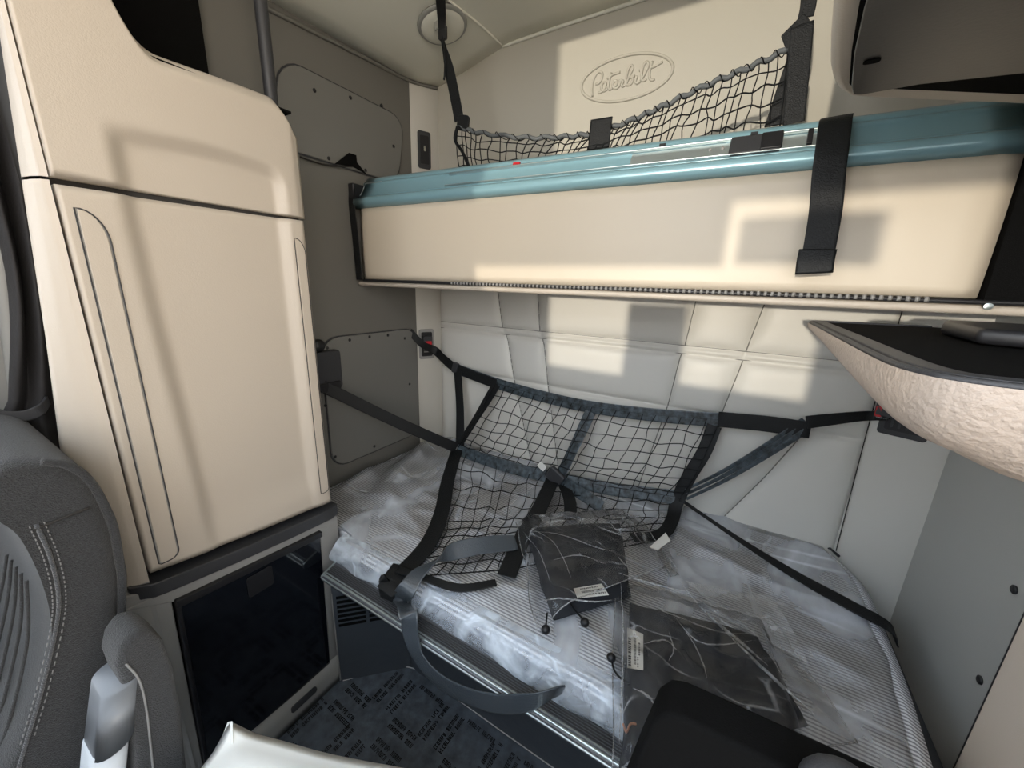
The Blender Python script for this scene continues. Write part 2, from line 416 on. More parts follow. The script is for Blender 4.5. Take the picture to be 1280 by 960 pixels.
# cab ahead of the sleeper: door panels, dash, windscreen frame and unseen blocks added to shape the sun
struct('wall_left_front', join(box(-1.39, -1.36, -1.1, .15, 0, .86), box(-1.39, -1.36, -.02, .56, .86, H + .80)), M['frame'])
struct('wall_right_front', join(box(.55, .58, -1.1, .25, 0, .30), box(.55, .58, .1, .25, .30, H + .93)), M['frame'])
struct('wall_front_blockers', join(box(-1.9, .9, -1.14, -1.1, 0, H - .20), box(-1.9, -.27, -1.14, -1.1, H + .165, H + .36), box(-.27, .9, -1.14, -1.1, H + .305, H + .36),
      box(-.245, -.0, -1.13, -1.11, H + .17, H + .27), box(-1.9, -.98, -1.14, -1.1, H - .20, H + 1.30), box(-.04, .9, -1.14, -1.1, H - .20, H + .03), box(-1.36, -.95, -1.14, -1.1, H - .20, H + .11), box(-.62, -.42, -1.14, -1.1, H - .20, H + .08)), M['charcoal'])  # header, visor and low side boxes added unseen to cut the sun into patches

struct('ceiling_front', shell(lambda u, v: V(lerp(-1.36, .58, u), lerp(-.85, .36, v), H + lerp(1.16, .925, v)), lambda u, v: V(lerp(-1.36, .58, u), lerp(-.85, .36, v), H + lerp(1.19, .955, v)), 2, 2), M['ceiling'])
# ledge under the folded bunk
struct('trim_4', join(box(-1.355, .546, 1.062, 1.50, H - .022, H - .008), tube([V(-1.345, 1.062, H - .014), V(-.4, 1.058, H - .015), V(.54, 1.060, H - .017)], .009, 10)), M['beige'])

# ================================================================== TALL CABINET
FX = -1.03
cab = thing('tall_cabinet', 'tall beige storage cabinet with a door and black glass fridge below', 'cabinet', (-1.2, .42, 0))
def lean(z): return max(-.05, .0956 * (z - .127))
def ztop(y):
    a = .408 + .62 * (1 - sm((y - .19) / .215)) ** 1.5
    a += .012 * sm((y - .30) / .30)
    if y > .60: a -= .05 * sm((y - .60) / .06) ** 1.5
    return min(a, .90)
def recess(y, z):
    l = .284 + .03 * sm((z - .2) / -.9); r = .612
    top = .262 + .012 * math.sin((y - .3) / .33 * math.pi) - .03 * sm((y - .55) / .08) ** 2
    a = sm((y - l) / .038); b = sm((r - y) / .026); c = sm((top - z) / .036); d = sm((z + .66) / .10)
    return .019 * a * b * c * (.35 + .65 * d)
# carcass behind the fronts
obj('carcass', join(box(-1.355, FX - .048, .205, .650, 0, H + .40), box(-1.10, FX - .0225, .209, .648, H + .135, H + .16), box(-1.355, -1.04, .20, .30, H + .40, H + .90)), M['gap'], cab, smooth=False)
def upper_f(u, v):
    y = lerp(.209, .657, u); z = lerp(.152, ztop(y), v)
    x = FX - recess(y, z)
    x -= max(0, z - (ztop(y) - .026)) * 1.1 * sm((y - .21) / .06)
    x -= .010 * sm((y - .632) / .025)
    return V(x, y, H + z)
obj('upper_panel', shell(upper_f, lambda u, v: upper_f(u, v) + V(-.045, 0, 0), 70, 46), M['beige'], cab)
def door_f(u, v):
    y = lerp(.211, .650, u); z = lerp(lerp(-.642, -.690, u) - .006 * math.sin(math.pi * u), lerp(.140, .146, u), v)
    x = FX - recess(y, z) - .006 * sm((y - .641) / .009) ** 2
    return V(x, y, H + z)
door = obj('door', shell(door_f, lambda u, v: door_f(u, v) + V(-.03, 0, 0), 60, 60), M['beige'], cab)
# rounded front corner of the cabinet, leaning forward towards the floor
def corner_f(z0, z1):
    def f(u, v):
        z = lerp(z0, z1, v); L = lean(z)
        path = [(-1.355, .275 + L), (-1.20, .222 + L), (-1.125, .194 + L), (-1.085, .184 + L * .85), (-1.055, .190 + L * .45), (-1.036, .198 + L * .12), (-1.030, .2065)]
        s = u * (len(path) - 1); i = min(int(s), len(path) - 2); t = s - i
        return V(lerp(path[i][0], path[i + 1][0], t), lerp(path[i][1], path[i + 1][1], t), H + z)
    return f
obj('front_corner', join(grid(corner_f(-.66, .1455), 24, 10), grid(corner_f(.150, .905), 24, 10)), M['beige'], cab)
# finger pulls: slim inset strips
def pull(y0, y1, z0, z1, side):
    c = .5 * (y0 + y1); n = 8; pts = []; w = y1 - y0
    r = w * .92
    q = w * .48
    out = [V(0, y0, z0 + .004), V(0, y0 + .004, z0)] + [V(0, y1 - q + q * math.sin(math.radians(a)), z0 + q - q * math.cos(math.radians(a))) for a in range(0, 91, 15)]
    out += [V(0, y1 - r * (1 - math.cos(math.radians(a))), z1 - r * 1.6 + r * 1.6 * math.sin(math.radians(a))) for a in range(0, 91, 12)]
    out += [V(0, y0, z1)]
    if side < 0: out = [V(0, y0 + y1 - p.y, p.z) for p in out]
    return out
for (y0, y1, z0, z1, sd, xo) in ((.2275, .2655, -.632, .106, 1, .0), (.616, .6435, -.648, .100, 1, -.001)):
    o_ = pull(y0, y1, z0, z1, sd)
    ring = obj('finger_pull', prism([V(FX + .0006 + xo, p.y, H + p.z) for p in o_], (-.006, 0, 0)), M['greyp'], door, smooth=False)
    ins = [V(FX + .0030 + xo, lerp(p.y, (y0 + y1) / 2, .16), H + lerp(p.z, (z0 + z1) / 2, .006)) for p in o_]
    obj('pull_insert', prism(ins, (-.007, 0, 0)), M['beige'], door, bevel=.0012, seg=2)
    gv = [V(FX + .0010 + xo, p.y, H + p.z) for p in o_]
    obj('pull_groove', tube(gv, .0013, 5, closed=True), M['charcoal'], door)
# black waist band
bnd = []
def band_f(u, v):
    y = lerp(.175, .668, u); z = lerp(-.655, -.705, u) - .006 * math.sin(math.pi * u) - .036 * (1 - v) - .004
    return V(FX + .012 - .02 * (1 - sm(u / .08)) - .014 * sm((u - .94) / .06), y, H + z)
obj('waist_band', shell(band_f, lambda u, v: band_f(u, v) + V(-.05, 0, 0), 30, 3), M['charcoal'], cab, bevel=.003, seg=2)
# lower surround around the fridge
def yz(y, z, x=FX): return V(x, y, H + z)
low = join(prism([yz(.150, -.668, FX - .003), yz(.2365, -.690, FX - .003), yz(.222, -1.275, FX - .003), yz(.105, -1.34, FX - .003)], (-.03, 0, 0)),
           prism([yz(.150, -.698), yz(.664, -.748), yz(.664, -.772), yz(.2365, -.742)], (-.03, 0, 0)),
           prism([yz(.600, -.762), yz(.664, -.768), yz(.655, -1.30), yz(.586, -1.29)], (-.03, 0, 0)))
obj('lower_surround', low, M['greyp'], cab, bevel=.004, seg=2)
obj('lower_side', grid(corner_f(-1.345, -.66), 24, 8), M['greyp'], cab)
pl = [(FX - .01, -1.275), (FX + .012, -1.282), (FX + .026, -1.30), (FX + .034, -1.348), (FX - .03, -1.348), (FX - .03, -1.275)]
plv = []
def plinth_f(u, v):
    y = lerp(.11, .655, u); s = v * 3; i = min(int(s), 2); t = s - i
    x = lerp(pl[i][0], pl[i + 1][0], t); z = lerp(pl[i][1], pl[i + 1][1], t)
    x -= .03 * sm((u - .92) / .08)
    return V(x, y, H + z)
obj('plinth', shell(plinth_f, lambda u, v: plinth_f(u, v) + V(-.06, 0, 0), 30, 6), M['greyp'], cab)
obj('plinth_handle', prism(rrect(V(FX + .0215, .475, H - 1.304), V(0, 1, 0), V(.35, 0, -.94), .085, .020, .009), (.006, 0, .002)), M['charcoal'], cab, bevel=.002, seg=2)
# fridge
fr = obj('fridge_door', prism([yz(.2395, -.745, FX + .004), yz(.598, -.777, FX + .004), yz(.583, -1.290, FX + .004), yz(.224, -1.268, FX + .004)], (-.03, 0, 0)), M['gloss'], cab, bevel=.003, seg=2)
fr['label'] = 'glossy black glass fridge door'
obj('fridge_bezel', join(prism([yz(.2385, -.735, FX + .012), yz(.6005, -.768, FX + .012), yz(.600, -.786, FX + .012), yz(.2395, -.756, FX + .012)], (-.02, 0, 0)),
     prism([yz(.2385, -.735, FX + .010), yz(.247, -.735, FX + .010), yz(.231, -1.27, FX + .010), yz(.2215, -1.272, FX + .010)], (-.02, 0, 0))), M['black'], cab, bevel=.002, seg=2)
obj('fridge_latch', prism(rrect(yz(.415, -.815, FX + .0052), V(0, 1, 0), V(0, 0, 1), .066, .062, .008), (.0025, 0, 0)), M['black'], cab, bevel=.001, seg=2)
# dark open cubby on top
obj('cubby', join(box(-1.328, -1.322, .20, .605, H + .395, H + .93), box(-1.355, -1.04, .20, .205, H + .40, H + .9), box(-1.355, -1.045, .21, .652, H + .397, H + .402)), M['matte'], cab, smooth=False)
pole = tag(obj('vertical_pole', tube([V(-1.16, .672, H + .30), V(-1.16, .672, H + .90)], .0155, 16), M['charcoal']), 'dark grey vertical pole rising behind the tall beige cabinet', 'pole')

# wall hatches
def hatch(name, label, y0, y1, z0, z1, screws, r, tilt=0):
    t = thing(name, label, 'hatch cover', (LX, (y0 + y1) / 2, H + z0))
    c = V(LX + .003, (y0 + y1) / 2, H + (z0 + z1) / 2)
    o = rrect(c, V(0, 1, 0), V(0, -tilt, 1), y1 - y0, z1 - z0, r)
    obj('gasket', prism(rrect(c - V(.002, 0, 0), V(0, 1, 0), V(0, -tilt, 1), y1 - y0 + .008, z1 - z0 + .008, r), (.004, 0, 0)), M['charcoal'], t, smooth=False)
    obj('panel', prism(o, (.007, 0, 0)), M['hatch'], t, bevel=.003, seg=2)
    for px, py in screws:
        p = aX(px, py, LX + .010)
        obj('screw', disc(p, (1, 0, 0), .0065, .003, 12, [(-.002, 1), (.0015, 1), (.003, .6)]), M['black'], t)
    return t
hu = hatch('access_hatch', 'upper grey access panel on the left wall, torn flap at its corner', .80, 1.318, .405, .665, [(393, 113), (438, 122), (477, 132), (492, 183), (457, 213), (411, 198)], .075, -.18)
obj('torn_flap', prism([aX(418, 205, LX + .013), aX(436, 191, LX + .02), aX(445, 194, LX + .02), aX(446, 203, LX + .014), aX(458, 218, LX + .013), aX(440, 208, LX + .013)], (.002, 0, 0)), M['matte'], hu, smooth=False)
obj('edge_crack', tube(catmull([aX(375, 196, LX + .011), aX(395, 203, LX + .011), aX(414, 207, LX + .011), aX(440, 208, LX + .012)], 5), .003, 5), M['gap'], hu)
hl = hatch('access_hatch', 'lower grey access panel on the left wall beside the mattress', .872, 1.374, -.765, -.222, [(437, 425), (462, 421), (485, 419), (506, 423), (512, 480), (407, 507), (419, 571), (468, 558), (409, 435)], .075)

# ceiling light
cl = thing('ceiling_light', 'round dome light on the sloping ceiling', 'light', tuple(aZ(553, 31, H + .872)))
cn = V(.24, 0, -1)
obj('bezel', disc(aZ(553, 31, H + .876), cn, .088, .02, 32, [(0, 1), (.003, 1), (.007, .96), (.009, .90)]), M['lamp'], cl)
obj('lens', disc(aZ(553, 31, H + .876), cn, .07, .02, 32, [(.002, 1.12), (.010, 1.08), (.014, .8), (.016, .2)]), M['ceiling'], cl)

# ================================================================== UPPER BUNK (folded)
BY = 1.05
ub = thing('folded_upper_bunk', 'upper bunk folded against the rear wall, beige underside and blue metal front rail', 'bunk', (-.48, 1.10, H))
XL, XR = -1.318, .374
def btop(u): return lerp(.262, .243, u)
def panel_f(u, v):
    x = lerp(XL, XR, u); z = lerp(.004, btop(u), v)
    e = min(u * (XR - XL), (1 - u) * (XR - XL), .03) / .03
    return V(x, BY + .012 * (1 - sm(e)) - .004 * math.sin(math.pi * v) + .0012 * nz(x * 3, z * 8), H + z)
obj('underside_panel', shell(panel_f, lambda u, v: panel_f(u, v) + V(0, .03, 0), 60, 12), M['beige_panel'], ub)
prof = [(0, 0), (.02, .016), (.07, .024), (.15, .027), (.22, .024), (.265, .012), (.28, .002), (.30, .002), (.315, .011), (.35, .012), (.36, .007), (.70, .006), (.71, .012), (.76, .013), (.77, .004), (.79, .004), (.80, .010), (.90, .008), (.97, .003), (1.0, -.008)]
def rail(u, t, out):
    x = lerp(XL - .006, XR + .003, u)
    b = V(x, BY, H + btop(u)); tp = V(x, BY + .068, H + lerp(.384, .352, u))
    d = (tp - b).normalized(); n = V(0, -d.z, d.y)
    return lerp(b, tp, t) + n * out
def rail_x(x): return (x - (XL - .006)) / (XR + .003 - XL + .006)
vs, fs = [], []
NS = 24
for i in range(NS + 1):
    u = i / NS; ring = [rail(u, t, o) for t, o in prof]
    ring += [rail(u, 1, 0) + V(0, .05, -.004), rail(u, 0, 0) + V(0, .12, .0)]
    vs += ring
R_ = len(prof) + 2
for i in range(NS):
    for k in range(R_):
        l = (k + 1) % R_
        fs.append((i * R_ + k, i * R_ + l, (i + 1) * R_ + l, (i + 1) * R_ + k))
fs += [tuple(range(R_)), tuple(NS * R_ + k for k in range(R_))]
rl = obj('front_rail', (vs, fs), M['blue'], ub); rl['label'] = 'light blue film-wrapped metal front rail'
obj('bunk_core', prism([V(XL + .02, BY + .03, H + .01), V(XL + .02, BY + .03, H + .25), V(XL + .02, BY + .10, H + .335), V(XL + .02, BY + .12, H + .32), V(XL + .02, BY + .12, H + .01)], (XR - XL - .04, 0, 0)), M['charcoal'], ub, smooth=False)
# outlined end plate at the far end of the rail
ue = lambda t, u, o: rail(u, t, o)
obj('rail_end_groove', tube([rail(.006, .33, .0135), rail(.004, .55, .009), rail(.006, .72, .0135), rail(.06, .74, .0135)], .0016, 5), M['silver'], ub)
# latch slot
def slab(u0, u1, t0, t1, o0, o1):
    ps = [rail(u0, t0, o0), rail(u1, t0, o0), rail(u1, t1, o0), rail(u0, t1, o0)]
    n = rail(u0, t0, o1) - rail(u0, t0, o0)
    return prism(ps, n)
ua, ub_ = rail_x(-.16), rail_x(.083)
obj('latch_channel', slab(rail_x(-.30), ub_, .40, .69, .005, .0085), M['silver'], ub, bevel=.001, seg=2)
for t in (.375, .715):
    obj('channel_lip', slab(rail_x(-.9), ub_, t - .012, t + .012, .005, .0165), M['silver'], ub, bevel=.002, seg=2)
obj('latch_cover', slab(rail_x(-.078), rail_x(.022), .36, .735, .006, .018), M['charcoal'], ub, bevel=.004, seg=2)
obj('latch_cover_end', slab(rail_x(-.018), rail_x(.021), .38, .72, .017, .0215), M['black'], ub, bevel=.003, seg=2)
obj('latch_block', slab(rail_x(.064), rail_x(.073), .40, .69, .007, .020), M['black'], ub, bevel=.001, seg=2)
for xx in (-.118, -.092): obj('rivet', disc(rail(rail_x(xx), .57, .0085), (0, -1, .3), .0035, .003, 10), M['greyp'], ub)
for xx in (-.235, -.041): obj('clip', slab(rail_x(xx), rail_x(xx + .014), .74, .80, .010, .016), M['charcoal'], ub, smooth=False)
obj('red_tab', slab(rail_x(-.655), rail_x(-.632), .745, .80, .010, .0155), M['red'], ub, smooth=False)
# hinge along the lower edge
hg = [tube([V(XL + .01, BY - .002, H - .001), V(XR + .17, BY - .002, H - .003)], .0048, 8)]
kn = []
for k in range(90):
    x = lerp(-.86, .30, k / 89)
    kn.append(tube([V(x, BY - .004, H - .001), V(x + .0065, BY - .004, H - .001)], .0052, 8))
obj('hinge', join(*hg), M['black'], ub); obj('hinge_knuckles', join(*kn), M['greyp'], ub)
# webbing stay at the far end, plate at the near end
obj('side_strap', ribbon([(V(-1.333, BY - .008, H + .335), (1, 0, 0)), (V(-1.335, BY - .012, H + .27), (1, 0, 0)), (V(-1.327, BY - .012, H + .15), (1, 0, 0)), (V(-1.322, BY - .010, H + .0), (1, 0, 0))], .034), M['strap'], ub)
obj('side_bracket', box(-1.352, -1.322, BY - .012, BY + .05, H + .265, H + .352), M['black'], ub, bevel=.005)
obj('end_plate', prism([V(.378, BY - .004, H - .004), V(.549, BY - .004, H - .006), V(.549, BY - .004, H + .34), V(.374, BY + .03, H + .32), V(.376, BY - .004, H + .235)], (0, .03, 0)), M['matte'], ub, smooth=False)
obj('bolt', disc(V(.385, BY - .005, H - .010), (0, -1, 0), .006, .004, 12), M['silver'], ub)
# latch strap hanging over the front
ls = obj('latch_strap', ribbon([(aY(1046, 146, 1.085), (1, 0, .05)), (aY(1044, 152, 1.048), (1, 0, .05)), (aY(1040, 185, 1.018), (1, 0, .05)), (aY(1036, 215, 1.006), (1, 0, .05)), (aY(1032, 262, 1.000), (1, 0, .05)), (aY(1024, 310, .998), (1, 0, .05)), (aY(1019, 338, .992), (1, 0, .05))], .052, 8, .003), M['strap'], ub)
ls['label'] = 'black webbing strap hanging down the bunk front'
obj('strap_hem', ribbon([(aY(1022, 312, .992), (1, 0, .05)), (aY(1019, 326, .988), (1, 0, .05)), (aY(1017, 342, .986), (1, 0, .05))], .060, 6, .007), M['strap'], ub)

# ================================================================== UPPER NET
un = thing('upper_cargo_net', 'black cargo net hanging from the ceiling above the folded bunk', 'net', (-.45, 1.22, H + .32))
UY = 1.215
top_pts = [aY(572, 158, UY), aY(600, 166, UY), aY(655, 172, UY), aY(705, 171, UY), aY(745, 166, UY), aY(790, 150, UY), aY(830, 132, UY), aY(880, 108, UY), aY(930, 87, UY), aY(985, 62, UY)]
topc = catmull(top_pts, 10)
def unf(u, v):
    s = u * (len(topc) - 1); i = min(int(s), len(topc) - 2)
    a = lerp(topc[i], topc[i + 1], s - i)
    b = V(lerp(-.93, .01, u) + .0, UY + .01, H + .30)
    p = lerp(a, b, v); p.y -= .05 * math.sin(math.pi * min(1, v * 1.1)) * .5
    p.x += .012 * math.sin(u * 40) * v
    return p
obj('netting', netting(unf, 42, 7, .0018, .22), M['cord'], un)
obj('top_rope', tube([p + V(0, 0, .004 * math.sin(i * 1.3)) for i, p in enumerate(topc)], .0068, 8), M['rope'], un)
obj('rope_wrap', tube(catmull([p + V(0, .012 * math.cos(i * 1.9), .010 * math.sin(i * 1.9)) for i, p in enumerate(topc)], 4), .0014, 4), M['cord'], un)
loop = catmull([aY(572, 158, UY), aY(569, 175, UY), aY(578, 190, UY), aY(586, 208, UY)], 6)
obj('side_cord', tube(loop, .006, 6), M['cord'], un)
obj('corner_patch', prism(rrect(aY(578, 153, UY - .006), V(1, 0, -.25), V(.15, 0, 1), .05, .048, .012), (0, .01, 0)), M['strap'], un, bevel=.003, seg=2)
lt = aZ(551, 3, H + .893)
s1 = obj('hanging_strap', ribbon([(aY(553, 50, UY), (1, 0, .1)), (aY(560, 80, UY), (1, 0, .15)), (aY(568, 118, UY), (1, 0, .2)), (aY(574, 150, UY), (1, 0, .25))], lambda t: lerp(.014, .040, sm(t / .5))), M['strap'], un)
obj('strap_buckle', join(ribbon([(aZ(550, -12, H + .875), (1, 0, 0)), (aY(552, 20, 1.19), (1, 0, 0)), (aY(553, 48, UY), (1, 0, 0))], .030, 6, .004), prism(rrect(aY(552, 40, UY - .010), V(1, 0, 0), V(0, 0, 1), .03, .04, .005), (0, .012, 0))), M['black'], un)
obj('buckle_tab', prism(rrect(aY(546, 30, UY - .012), V(1, 0, 0), V(0, 0, 1), .024, .032, .004), (0, .004, 0)), M['chrome'], un, bevel=.002, seg=2)
obj('strap_tail', tube(catmull([aY(553, 46, UY - .01), aY(556, 70, UY - .01), aY(556, 92, UY - .01), aY(555, 100, UY - .01)], 6), .0035, 6), M['strap'], un)
obj('hanging_strap', ribbon([(aY(1014, -60, UY), (1, 0, 0)), (aY(1011, 0, UY), (1, 0, 0)), (aY(1007, 22, UY), (1, 0, 0))], .030, 6, .003), M['strap'], un)
tri = [aY(1004, 18, UY), aY(1012, 26, UY), aY(1008, 80, UY), aY(1003, 152, UY), aY(955, 160, UY), aY(972, 108, UY), aY(985, 70, UY), aY(976, 46, UY)]
obj('end_panel', prism([p - V(0, .006, 0) for p in tri], (0, .006, 0)), M['strap'], un, bevel=.002, seg=2)
obj('end_panel_edge', ribbon([(aY(1003, 30, UY - .012), (1, 0, 0)), (aY(999, 80, UY - .012), (1, 0, 0)), (aY(992, 154, UY - .012), (1, 0, 0))], .042, 8), M['strap'], un)
obj('center_strap', ribbon([(aY(752, 148, UY - .014), (1, 0, 0)), (aY(750, 165, UY - .016), (1, 0, 0)), (aY(748, 186, UY - .016), (1, 0, 0))], .064, 6, .004), M['strap'], un)

# ================================================================== WALL FITTINGS
def plate(t, c, n, w, h, name='bezel', m=None):
    n = Vector(n).normalized(); ux = V(0, 0, 1).cross(n).normalized(); uy = n.cross(ux)
    obj('bezel', prism(rrect(c, ux, uy, w, h, .010), n * .007), m or M['charcoal'], t, bevel=.002, seg=2)
    return ux, uy, n
BN = V(.887, -.462, 0)          # left bevel faces right and forward
def bev(px, py):
    r = ray(px, py); p0 = V(LX, 1.385, 0); d = (V(p0.x, p0.y, 0)).dot(BN) / (r.x * BN.x + r.y * BN.y)
    r = r * d; r.z += H; return r
c = bev(530, 188)
sw = thing('reading_switch', 'black switch plate on the corner post above the folded bunk', 'switch', tuple(c))
ux, uy, n = plate(sw, c, BN, .060, .150)
obj('rocker', prism(rrect(c + n * .006, ux, uy, .042, .115, .006), n * .003), M['black'], sw, bevel=.001, seg=2)
obj('indicator', prism(rrect(c + n * .0095 + uy * .005, ux, uy, .008, .022, .003), n * .0015), M['chrome'], sw)
c = bev(533, 430)
rl1 = thing('belt_anchor', 'belt anchor plate with red release button left of the net', 'belt anchor', tuple(c))
ux, uy, n = plate(rl1, c, BN, .078, .150, m=M['greyp'])
obj('recess', prism(rrect(c + n * .006, ux, uy, .056, .122, .006), n * .002), M['black'], rl1)
obj('buckle', prism(rrect(c + n * .008 + uy * .022, ux, uy, .046, .042, .006), n * .02), M['charcoal'], rl1, bevel=.003, seg=2)
obj('release_button', prism(rrect(c + n * .026 + uy * .006, ux, uy, .036, .024, .005), n * .005), M['red'], rl1, bevel=.002, seg=2)
for k in range(3): obj('rib', prism(rrect(c + n * .008 - uy * (.018 + k * .010), ux, uy, .034, .004, .0018), n * .003), M['greyp'], rl1)
RN = V(-.375, -.927, 0)
def bevr(px, py):
    r = ray(px, py); p0 = V(.392, 1.5, 0); d = p0.dot(RN) / (r.x * RN.x + r.y * RN.y)
    r = r * d; r.z += H; return r
c = bevr(1133, 522)
ra = thing('belt_anchor', 'belt anchor plate with red release button below the leather tray', 'belt anchor', tuple(c))
ux, uy, n = plate(ra, c, RN, .105, .120)
obj('recess', prism(rrect(c + n * .006, ux, uy, .078, .088, .006), n * .002), M['black'], ra)
for k in range(4): obj('rib', prism(rrect(c + n * .008 + ux * (-.024 + .016 * k), ux, uy, .005, .07, .002), n * .003), M['charcoal'], ra)
cb = bevr(1112, 510)
obj('buckle', prism(rrect(cb + n * .02, ux, uy, .05, .042, .008), n * .02), M['charcoal'], ra, bevel=.003, seg=2)
obj('release_button', prism(rrect(bevr(1102, 511) + n * .028, ux, uy, .016, .036, .005), n * .012), M['red'], ra, bevel=.002, seg=2)
# screws on the right wall
for k, (px, py) in enumerate([(1150, 602), (1127, 680), (1268, 737), (1225, 850)]):
    p = aX(px, py, RX - .001)
    s = obj('wall_screw', disc(p, (-1, 0, 0), .009, .004, 12, [(-.002, 1), (.002, 1), (.004, .6)]), M['black'])
    tag(s, ['black screw in the grey right wall, topmost by the rear corner', 'black screw in the grey right wall, lower one by the rear corner',
            'black screw in the grey right wall, upper one by the beige trim', 'black screw in the grey right wall, lower one by the beige trim'][k], 'screw', 'screws in the right wall')

# ================================================================== LOWER BUNK
MT = H - .81
lb = thing('lower_bunk_base', 'black lower bunk base with ribbed metal front trim and side grille', 'bunk base', (-.3, 1.0, 0))
obj('fascia', join(box(-.83, .50, .757, .775, 0, H - .90)), M['vinylblk'], lb, smooth=False)
obj('deck', join(box(-.99, .47, .60, 1.494, H - .955, H - .925), box(-1.352, -.99, .675, 1.494, H - .955, H - .925)), M['black'], lb, smooth=False)
obj('side_box', box(-1.352, -.99, .675, .95, 0, H - .955), M['black'], lb, smooth=False)
obj('foot_rail', box(.44, .505, .60, 1.4, H - .955, H - .93), M['charcoal'], lb, smooth=False)
tp = [(.640, -.862), (.605, -.868), (.567, -.880), (.560, -.884), (.5575, -.890), (.560, -.900), (.57, -.905), (.64, -.905)]
obj('front_trim', prism([V(-.975, y, H + z) for y, z in tp], (1.45, 0, 0)), M['trim'], lb, smooth=False)
for k in range(7):
    t = (k + .5) / 7; y, z = lerp(.603, .570, t), lerp(-.8686, -.879, t)
    obj('trim_rib', prism([V(-.972, y - .0012, H + z - .0012), V(-.972, y - .0022, H + z + .0018), V(-.972, y + .0012, H + z + .0016)], (1.445, 0, 0)), M['silver' if k % 7 == 6 else 'charcoal'], lb, smooth=False)
obj('trim_edge', tube([V(-.975, .5645, H - .8805), V(.475, .5645, H - .8805)], .0036, 8), M['silver'], lb)
obj('trim_edge', tube([V(-.975, .5585, H - .890), V(.475, .5585, H - .890)], .0028, 8), M['silver'], lb)
obj('trim_end', prism([V(-.982, y, H + z) for y, z in tp], (.008, 0, 0)), M['silver'], lb, smooth=False)
obj('rear_gap_shade', tube([V(-.8, 1.488, MT - .004), V(.38, 1.488, MT - .004), V(.40, 1.46, MT - .008)], .0045, 6), M['black'], lb)  # black tube put in as the dark of the gap behind the mattress
# slanted grille panel
ga, gb = V(-.990, .592, 0), V(-.826, .756, 0); gd = (gb - ga).normalized(); gn = V(gd.y, -gd.x, 0)
gp = obj('grille_panel', prism([ga + V(0, 0, .002), gb + V(0, 0, .002), gb + V(0, 0, H - .955), ga + V(0, 0, H - .955)], -gn * .02), M['vinylblk'], lb, smooth=False)
slots = []
for k in range(7):
    for s0, s1 in ((.012, .098), (.108, .205)):
        z = H - 1.005 - .0185 * k
        slots.append(prism([ga + gd * s0 + V(0, 0, z), ga + gd * s1 + V(0, 0, z), ga + gd * s1 + V(0, 0, z + .010), ga + gd * s0 + V(0, 0, z + .010)], gn * .0015))
obj('grille_slots', join(*slots), M['matte'], lb, smooth=False)
obj('panel_edge', tube([ga + gn * .002 + V(0, 0, .01), ga + gn * .002 + V(0, 0, .37)], .002, 5), M['greyp'], lb)

mt = thing('bunk_mattress', 'striped white mattress in clear plastic on the lower bunk', 'mattress', (-.43, 1.05, H - .92))
def mright(y): return lerp(.425, .452, sm((y - .6) / .5)) - .06 * sm((y - 1.25) / .25) ** 2
def mleft(y): return lerp(-1.003, -1.335, sm((y - .668) / .05))
def ticking(u, v):
    y = lerp(.628, 1.488, v); x = lerp(mleft(y) + .004, mright(y) - .004, u)
    e = min(v * .876, (1 - v) * .876, .04) / .04
    eu = min(u, 1 - u) * 1.6; e2 = min(eu, .03) / .03
    return V(x, y, MT - .006 - .022 * (1 - math.sqrt(max(0, 1 - (1 - e) ** 2))) - .012 * (1 - math.sqrt(max(0, 1 - (1 - e2) ** 2))) + .002 * nz(x, y, 0, 6))
obj('ticking', shell(ticking, lambda u, v: V(ticking(u, v).x, ticking(u, v).y, H - .924), 80, 40), M['cotton'], mt)
def wrk(x, y):
    """creases in the plastic cover"""
    a = abs(nz(x * 2.2 + y * 1.3, y * 2.6, 1.7)); b = abs(nz(x * 5 - y * 4, y * 6 + x * 2, 5.1)); c_ = nz(x * 11, y * 9, 2.2)
    rid = (1 - min(1, a * 5)) * .010 + (1 - min(1, b * 4)) * .005
    far = sm((-.72 - x) / .45)                     # bunched up at the far end
    bunch = 1.5 * abs(math.sin(x * 13 + y * 9 + 2 * nz(x, y, 0, 3))) ** 3 * .022 * far * sm((y - .75) / .3)
    return rid + bunch + .002 * c_
def cover(u, v):
    # v: 0 lower front hem, up the front face, across the top to the rear
    t = v; y = lerp(.640, 1.492, t); x = lerp(mleft(y), mright(y), u)
    x += (.010 * nz(y * 9, 0, 7)) * (1 if u > .5 else -1) * sm(abs(u - .5) * 4 - 1)
    edge = sm(min(t, 1 - t) * 16) * sm(min(u, 1 - u) * 22)
    return V(x, y, MT + .0005 + wrk(x, y) * edge - .05 * (1 - sm((1 - u) * 40)) - .05 * (1 - sm(u * 40)) * 1)
cv = obj('plastic_cover', grid(cover, 210, 150), M['film_bed'], mt); cv['label'] = 'creased clear plastic cover'
def hem(u, v):
    # the thick folded front of the cover, hanging from the top edge down to the trim
    x = lerp(-1.002, .43, u); k = math.sin(v * math.pi / 2)
    y = lerp(.668, .606, math.sin(v * math.pi / 2) ** .8); z = lerp(.003, -.058, v ** 1.5)
    tongue = sm((x + .40) / .10) * sm((.02 - x) / .10)
    w = .5 + .5 * nz(x * 7, 2.5, 1)
    y -= (.012 * tongue * w) * v; z -= (.016 * tongue * w * v)
    y += .006 * nz(x * 11 + v * 3, v * 3, 8) * sm(v * 3); z += .004 * nz(x * 9, v * 4, 5) * v + .003 * abs(nz(x * 14 - v * 6, v * 5, 3))
    return V(x, y, MT + z)
hm = obj('cover_hem', grid(hem, 200, 24), M['film_hem'], mt); hm['label'] = 'milky folded front edge of the plastic cover'

